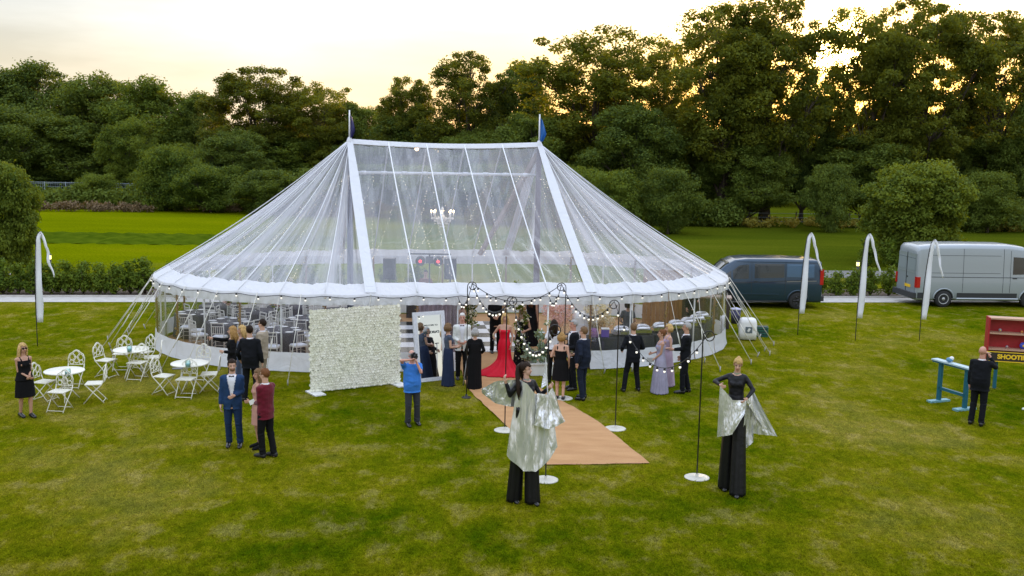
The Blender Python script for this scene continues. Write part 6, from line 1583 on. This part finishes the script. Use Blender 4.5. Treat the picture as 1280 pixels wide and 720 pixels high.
# ------------------------------------------------------------------ shooting game stall
RED=mat('stall_red',(.36,.012,.018),.5,var=.1,vs=8); SHW=mat('shelf_wood',(.50,.30,.20),.6); TEAL=mat('teal_paint',(.005,.10,.15),.45,var=.08,vs=10); YEL=mat('letter_yellow',(.85,.55,.02),.5); YB=mat('sign_black',(.03,.02,.015),.5)
p0=G(1229,487); p0.z=0; 
t=thing('shooting_game','red open-fronted shooting game stall on teal legs at the right edge','game stall',p0,R(-14))
zb,zt,Wg,Dg=.80,1.96,1.9,.34; lean2=Matrix.Rotation(R(-5),3,'X')
MB().box((Wg/2,Dg,(zb+zt)/2),(Wg-.08,.03,zt-zb-.08)).build('back_panel',RED,t)
for x in (.02,Wg-.02): MB().box((x,Dg/2,(zb+zt)/2),(.04,Dg+.03,zt-zb)).build('side_panel',RED,t)
MB().box((Wg/2,Dg/2,zt-.02),(Wg-.08,Dg+.03,.04)).build('top_panel',SHW,t)
for z in (zb+.74,zb+.31): MB().box((Wg/2,Dg/2,z),(Wg-.08,Dg-.03,.035)).build('shelf',SHW,t)
o=MB().box((Wg/2,-.03,zb+.13),(Wg,.03,.28)).build('sign_board',YB,t)
mb=MB()
for z in (zb+.005,zb+.255): mb.box((Wg/2,-.048,z),(Wg,.012,.02))
mb.build('sign_trim',YEL,o); text('SHOOTING',.165,YEL,o,(.27,-.050,zb+.13),(PI/2,0,0),.004,align='LEFT',bold=.008)
for x in (.35,Wg-.25):
    MB().bar((x+.85 if x<1 else x,Dg*.5,.03),(x+.85 if x<1 else x,Dg*.5,zb),.08).build('leg',TEAL,t); MB().box((x+.85 if x<1 else x,Dg*.5,.02),(.12,.7,.04)).build('foot',TEAL,t)
MB().bar((.30,Dg*.5,.03),(.30,Dg*.5,zb),.08).build('leg',TEAL,t)
def target(x,z,r,c,lab,nm):
    q=thing('game_target',lab,'target',t.matrix_basis@Vector((x,Dg*.5,z)) if False else p0+Matrix.Rotation(R(-14),3,'Z')@Vector((x,Dg*.45,z)),R(-14),'targets on the game shelves')
    o=MB().lathe([(r,0),(r,.03),(r*.5,.05)],n=14).build('disc',mat(nm,c,.5),q,True); o.rotation_euler=(PI/2,0,0); MB().box((0,.0,-r-.005),(r*.8,.06,.02)).build('stand',SHW,q); MB().sphere((0,-.05,0),r*.35,8,6).build('centre',YEL,q,True)
z1=zb+.33; z2=zb+.76
target(.32,z2+.06,.04,(.25,.25,.3),'small grey target at the left of the upper shelf','tg_grey'); target(.85,z2+.05,.035,(.5,.12,.05),'small red-brown target mid upper shelf','tg_brown'); target(1.08,z2+.09,.075,(.75,.32,.02),'orange round target on the upper shelf','tg_orange')
target(.52,z1+.05,.035,(.25,.22,.3),'small grey target on the lower shelf','tg_grey2'); target(.92,z1+.10,.095,(.03,.06,.45),'blue and yellow target on the lower shelf','tg_blue')
# teal trestle in front
b1=G(1173,502); b2=G(1201,511); dv=(b2-b1); dv.z=0
t=thing('trestle_bar','narrow teal trestle bar with pale top beside the bald man','trestle',b1,math.atan2(dv.y,dv.x)); Ld=dv.length
MB().box((Ld*.62,0,1.06),(Ld*1.9,.20,.035)).build('top_board',mat('trestle_top',(.42,.55,.60),.5),t); MB().box((Ld*.62,0,1.02),(Ld*1.85,.16,.04)).build('apron',TEAL,t)
for x in (0,Ld*1.15):
    MB().bar((x,0,.05),(x,0,1.0),.10,.07).build('leg',TEAL,t); MB().box((x,0,.025),(.16,.62,.05)).build('foot',mat('trestle_foot',(.16,.36,.42),.5),t)
MB().bar((0,0,.36),(Ld*1.15,0,.36),.07).build('stretcher',TEAL,t)
tp_=b1+Matrix.Rotation(math.atan2(dv.y,dv.x),3,'Z')@Vector((Ld*.35,0,1.08))
q=thing('cloth_bundle','blue and white cloth bundle on the teal trestle top','cloth',tp_); MB().sphere((0,0,.06),(.09,.07,.06),10,7).build('blue_cloth',mat('cloth_blue',(.10,.25,.42),.7),q,True); MB().sphere((.04,-.02,.10),(.06,.05,.05),10,7).build('white_cloth',WPAINT,q,True)
small('ball','small white ball lying on the grass by the right edge','ball',G(1279,513)+Vector((0,0,.035)),lambda t:MB().sphere((0,0,0),.035,12,8).build('ball_skin',WPAINT,t,True))
# ------------------------------------------------------------------ vans
TYRE=mat('tyre',(.02,.02,.021),.85); ARCHM=mat('arch_black',(.008,.008,.009),.9); WGL=mat('van_glass',(.015,.02,.022),.06,spec=.8); PLAS=mat('bumper_plastic',(.03,.033,.038),.6); TAILR=mat('tail_red',(.45,.01,.015),.2,coat=.6)
def wheel(t,x,y,r,rimm,spokes):
    sd=1 if y>0 else -1
    o=MB().lathe([(r*.62,-.10),(r*.95,-.11),(r,-.08),(r,.08),(r*.95,.11),(r*.62,.10)],n=32).build('wheel',TYRE,t,True); o.matrix_local=Matrix.Translation((x,y,r))@Matrix.Rotation(PI/2,4,'X')
    q=MB(); q.lathe([(r*.62,.100*1),(r*.64,.112),(r*.58,.112),(r*.5,.085),(r*.2,.095),(r*.17,.12),(0,.12)],n=28,caps=False)
    if spokes:
        for k in range(5): a=2*PI*k/5; q.bar((r*.15*math.cos(a),r*.15*math.sin(a),.105),(r*.6*math.cos(a),r*.6*math.sin(a),.105),r*.12,.02)
    else:
        for k in range(10): a=2*PI*k/10; q.tube([(r*.40*math.cos(a),r*.40*math.sin(a),.088),(r*.40*math.cos(a),r*.40*math.sin(a),.097)],r*.05,6)
    ro=q.build('rim',rimm,o,True)
    if sd>0: ro.rotation_euler=(PI,0,0)
def van(name,label,origin,yaw,prof,L_,paint,wheels,wr,rim,spokes,win,lines,hw=1.0,low=.30,belt=1.05):
    """prof: list of (x, z_top, half width at belt, half width at roof). x from rear 0 to nose L"""
    t=thing(name,label,'van',origin,yaw)
    def at(x):
        xs=[p[0] for p in prof]; return [float(np.interp(x,xs,[p[i] for p in prof])) for i in (1,2,3)]
    def ring(x,sc_=1):
        zt,wb,wr_=at(x); r=[]
        side=[(wb*.94,low),(wb*.985,low+.08),(wb,.62),(wb*1.0,belt),(wb*.985,belt+.12)]
        zr=max(zt,belt+.14)
        k=(zr-belt-.12)
        for f,g in ((.35,.25),(.7,.55),(.88,.80),(.96,.95)): side.append((wb*.985+(wr_-wb*.985)*g, belt+.12+k*f))
        side.append((wr_*.86,zr)); side.append((wr_*.5,zr+.02)); 
        return [Vector((x,-w_,z)) for w_,z in side]+[Vector((x,0,zr+.03))]+[Vector((x,w_,z)) for w_,z in reversed(side)]+[Vector((x,0,low))]
    xs=sorted(set([p[0] for p in prof]+list(np.linspace(prof[0][0],prof[-1][0],46)))); mb=MB(); mb.loft([ring(x) for x in xs])
    # cut the wheel arches
    o=mb.build('body',paint,t,True); 
    def ysurf(x,z):
        R_=ring(x)[:10]; return float(np.interp(z,[p.z for p in R_],[-p.y for p in R_]))
    for sd in (-1,1):
        for wx in wheels:
            q=MB(); seg=24; R1=wr*1.17
            # dark arch opening, set just proud of the body, and a raised lip round it
            P=[(wx+R1*math.cos(PI*k/seg),wr*.98+R1*math.sin(PI*k/seg)) for k in range(seg+1)]+[(wx-R1,low-.0),(wx+R1,low-.0)]
            q.add([Vector((x,sd*(ysurf(x,z)+.004),z)) for x,z in P]+[Vector((wx,sd*(ysurf(wx,wr)+.004),wr))],[(k,(k+1)%len(P),len(P)) for k in range(len(P))]); q.build('wheel_arch',ARCHM,t)
            q=MB(); q.tube([Vector((x,sd*(ysurf(x,z)+.004),z)) for x,z in [(wx+(R1+.03)*math.cos(PI*k/seg),wr*.98+(R1+.03)*math.sin(PI*k/seg)) for k in range(seg+1)]],.032,6); q.build('arch_lip',paint,t,True)
            wheel(t,wx,sd*(ysurf(wx,.5)-.08),wr,rim,spokes)
        for nm,poly,m in win:
            n=len(poly); V=[]
            D_=[]
            for i in range(n):
                a=poly[i]; b=poly[(i+1)%n]
                for k in range(6): f=k/6; D_.append((a[0]+(b[0]-a[0])*f,a[1]+(b[1]-a[1])*f))
            c=(sum(p[0] for p in D_)/len(D_),sum(p[1] for p in D_)/len(D_)); rows=[]
            for s_ in (1,.75,.5,.25): rows.append([Vector((c[0]+(x-c[0])*s_,sd*(ysurf(c[0]+(x-c[0])*s_,c[1]+(z-c[1])*s_)+.007),c[1]+(z-c[1])*s_)) for x,z in D_])
            q=MB(); q.loft(rows,caps=False); q.add([Vector((c[0],sd*(ysurf(*c)+.007),c[1]))]+rows[-1],[(0,1+k,1+(k+1)%len(D_)) for k in range(len(D_))]); q.build(nm,m,t)
        for nm,pts,wd,m in lines:
            q=MB(); q.tube([Vector((x,sd*(ysurf(x,z)+.003),z)) for x,z in pts],wd,5); q.build(nm,m,t)
    return t,ysurf,at
SEAM=mat('panel_gap',(.03,.035,.04),.7)
def ln(x0,z0,x1,z1,n=10): return [(x0+(x1-x0)*k/n,z0+(z1-z0)*k/n) for k in range(n+1)]
# silver-white high roof van, rear to the left
SVP=mat('van_silver',(.33,.37,.41),.30,metal=.25,coat=.5)
o0=G(1131,379); o0.z=0
prof=[(0,2.15,.93,.80),(.03,2.40,.97,.85),(.12,2.50,.99,.87),(.6,2.55,1.0,.88),(2.2,2.58,1.0,.88),(3.9,2.57,1.0,.87),(4.5,2.50,1.0,.84),(4.9,2.20,.99,.80),(5.3,1.75,.98,.78),(5.5,1.42,.97,.80),(5.75,1.25,.95,.80),(5.95,1.05,.88,.74),(5.98,.9,.82,.70)]
rear=R(3)
win=[('cab_window',[(4.02,1.38),(4.02,2.10),(4.45,2.08),(4.95,1.75),(5.12,1.40)],WGL),
 ('lower_cladding',[(1.70,.40),(1.70,.60),(4.25,.60),(4.25,.40)],PLAS),('lower_cladding',[(.05,.36),(.05,.60),(.58,.60),(.58,.36)],PLAS)]
lines=[('panel_seam',ln(1.92,.62,1.92,2.42),.007,SEAM),('panel_seam',ln(3.62,.62,3.62,2.42),.007,SEAM),('panel_seam',ln(.3,1.25,5.2,1.25,30),.012,SEAM),('panel_seam',ln(.45,1.42,3.5,1.42,24),.007,SEAM),('panel_seam',ln(.45,2.14,3.5,2.14,24),.007,SEAM),('panel_seam',ln(3.92,.62,3.92,2.35),.007,SEAM),('panel_seam',ln(.45,1.42,.45,2.14),.006,SEAM),('side_sill',ln(1.7,.36,4.3,.36),.04,SVP),('door_handle',ln(4.02,1.22,4.20,1.22),.022,PLAS)]
t,ys,at_=van('panel_van','silver high-roof panel van parked on the path, cut by the right edge',o0,rear,prof,6,SVP,(1.15,4.79),.345,mat('steel_rim',(.42,.43,.44),.4,metal=.5),False,win,lines,low=.28)
# rear doors, lights, plate
REARG=mat('rear_door_panel',(.28,.32,.36),.3,metal=.2,coat=.4)
for sd in (-1,1):
    MB().box((-.012,sd*.42,1.30),(.02,.78,1.75)).build('rear_door',REARG,t); MB().box((-.026,sd*.42,1.75),(.014,.66,.55)).build('door_recess',mat('rear_recess',(.24,.28,.31),.3),t)
    MB().box((-.012,sd*.90,1.02),(.05,.12,.44)).build('tail_light',TAILR,t); MB().box((.05,sd*.985,1.02),(.16,.035,.44)).build('tail_light',TAILR,t)
    MB().box((-.030,sd*.40,1.40),(.012,.70,.03)).build('door_ridge',SVP,t)
MB().box((-.07,0,.46),(.16,1.9,.22)).build('rear_bumper',PLAS,t); MB().box((-.02,0,1.3),(.03,.012,1.78)).build('door_gap',SEAM,t)
pl=MB().box((-.03,-.20+.02,.80),(.015,.52,.12)).build('number_plate',mat('plate_yellow',(.80,.50,.03),.4),t)
MB().box((-.035,-.1,1.17),(.03,.10,.05)).build('door_handle',PLAS,t)
MB().box((-.03,0,1.98),(.012,1.5,.012)).build('door_top_seam',SEAM,t)
for sd in (-1,1): MB().box((5.0,sd*1.14,1.50),(.12,.20,.34)).build('wing_mirror',PLAS,t)
q=MB(); q.box((4.97,0,1.95),(.02,1.4,.55),rot=Matrix.Rotation(R(-47),3,'Y')); q.build('windscreen',WGL,t)
# blue van, nose to the left
BVP=mat('van_blue',(.012,.040,.078),.28,metal=.35,coat=.7)
o0=G(1017,382); o0.z=0
prof=[(0,1.70,.90,.76),(.05,1.90,.96,.82),(.25,1.96,.98,.84),(1.5,1.99,.99,.85),(3.0,1.98,.99,.84),(3.5,1.92,.985,.80),(3.85,1.72,.98,.74),(4.2,1.40,.97,.74),(4.35,1.24,.96,.76),(4.7,1.10,.93,.76),(4.93,.95,.84,.70),(4.98,.8,.76,.62)]
win=[('side_window',[(1.55,1.26),(1.55,1.80),(3.02-.28,1.80),(3.02-.28,1.22)],WGL),('cab_window',[(2.98,1.20),(2.98,1.76),(3.35,1.72),(3.62,1.50),(3.60,1.18)],WGL),('quarter_window',[(3.68,1.18),(3.68,1.50),(4.02,1.28),(4.08,1.18)],WGL),('upper_panel',[(.35,1.28),(.35,1.80),(1.45,1.80),(1.45,1.28)],mat('van_blue_light',(.04,.10,.18),.25,metal=.35,coat=.7))]
lines=[('panel_seam',ln(1.50,.5,1.50,1.86),.007,SEAM),('panel_seam',ln(2.86,.5,2.86,1.86),.007,SEAM),('crease',ln(.35,1.20,2.8,1.05,24),.012,SEAM),('slide_rail',ln(.25,1.14,1.45,1.10),.014,STK),('crease',ln(2.8,1.05,4.2,1.0,12),.010,SEAM),('rubbing_strip',ln(1.75,.58,3.5,.58,20),.022,BVP),('sill',ln(1.4,.30,3.9,.30,20),.04,PLAS),('roof_gutter',ln(.1,1.86,3.45,1.86,20),.014,BVP),('door_handle',ln(2.62,1.10,2.76,1.10,4),.02,PLAS)]
t,ys,at_=van('camper_van','dark blue van parked on the path behind the right end of the marquee',o0,PI+R(1.0),prof,5,BVP,(.98,3.92),.335,mat('black_rim',(.03,.03,.033),.3,metal=.5),True,win,lines,low=.27,belt=1.02)
for sd in (-1,1):
    MB().box((.04,sd*.93,1.30),(.14,.08,.62)).build('tail_light',TAILR,t); MB().box((3.86,sd*1.08,1.20),(.14,.20,.24)).build('wing_mirror',BLK,t)
MB().box((-.03,0,.42),(.14,1.8,.20)).build('rear_bumper',PLAS,t); MB().box((-.01,0,1.62),(.02,1.3,.42)).build('rear_window',WGL,t)
q=MB(); q.box((3.98,0,1.60),(.02,1.32,.66),rot=Matrix.Rotation(R(-47),3,'Y')); q.build('windscreen',WGL,t)
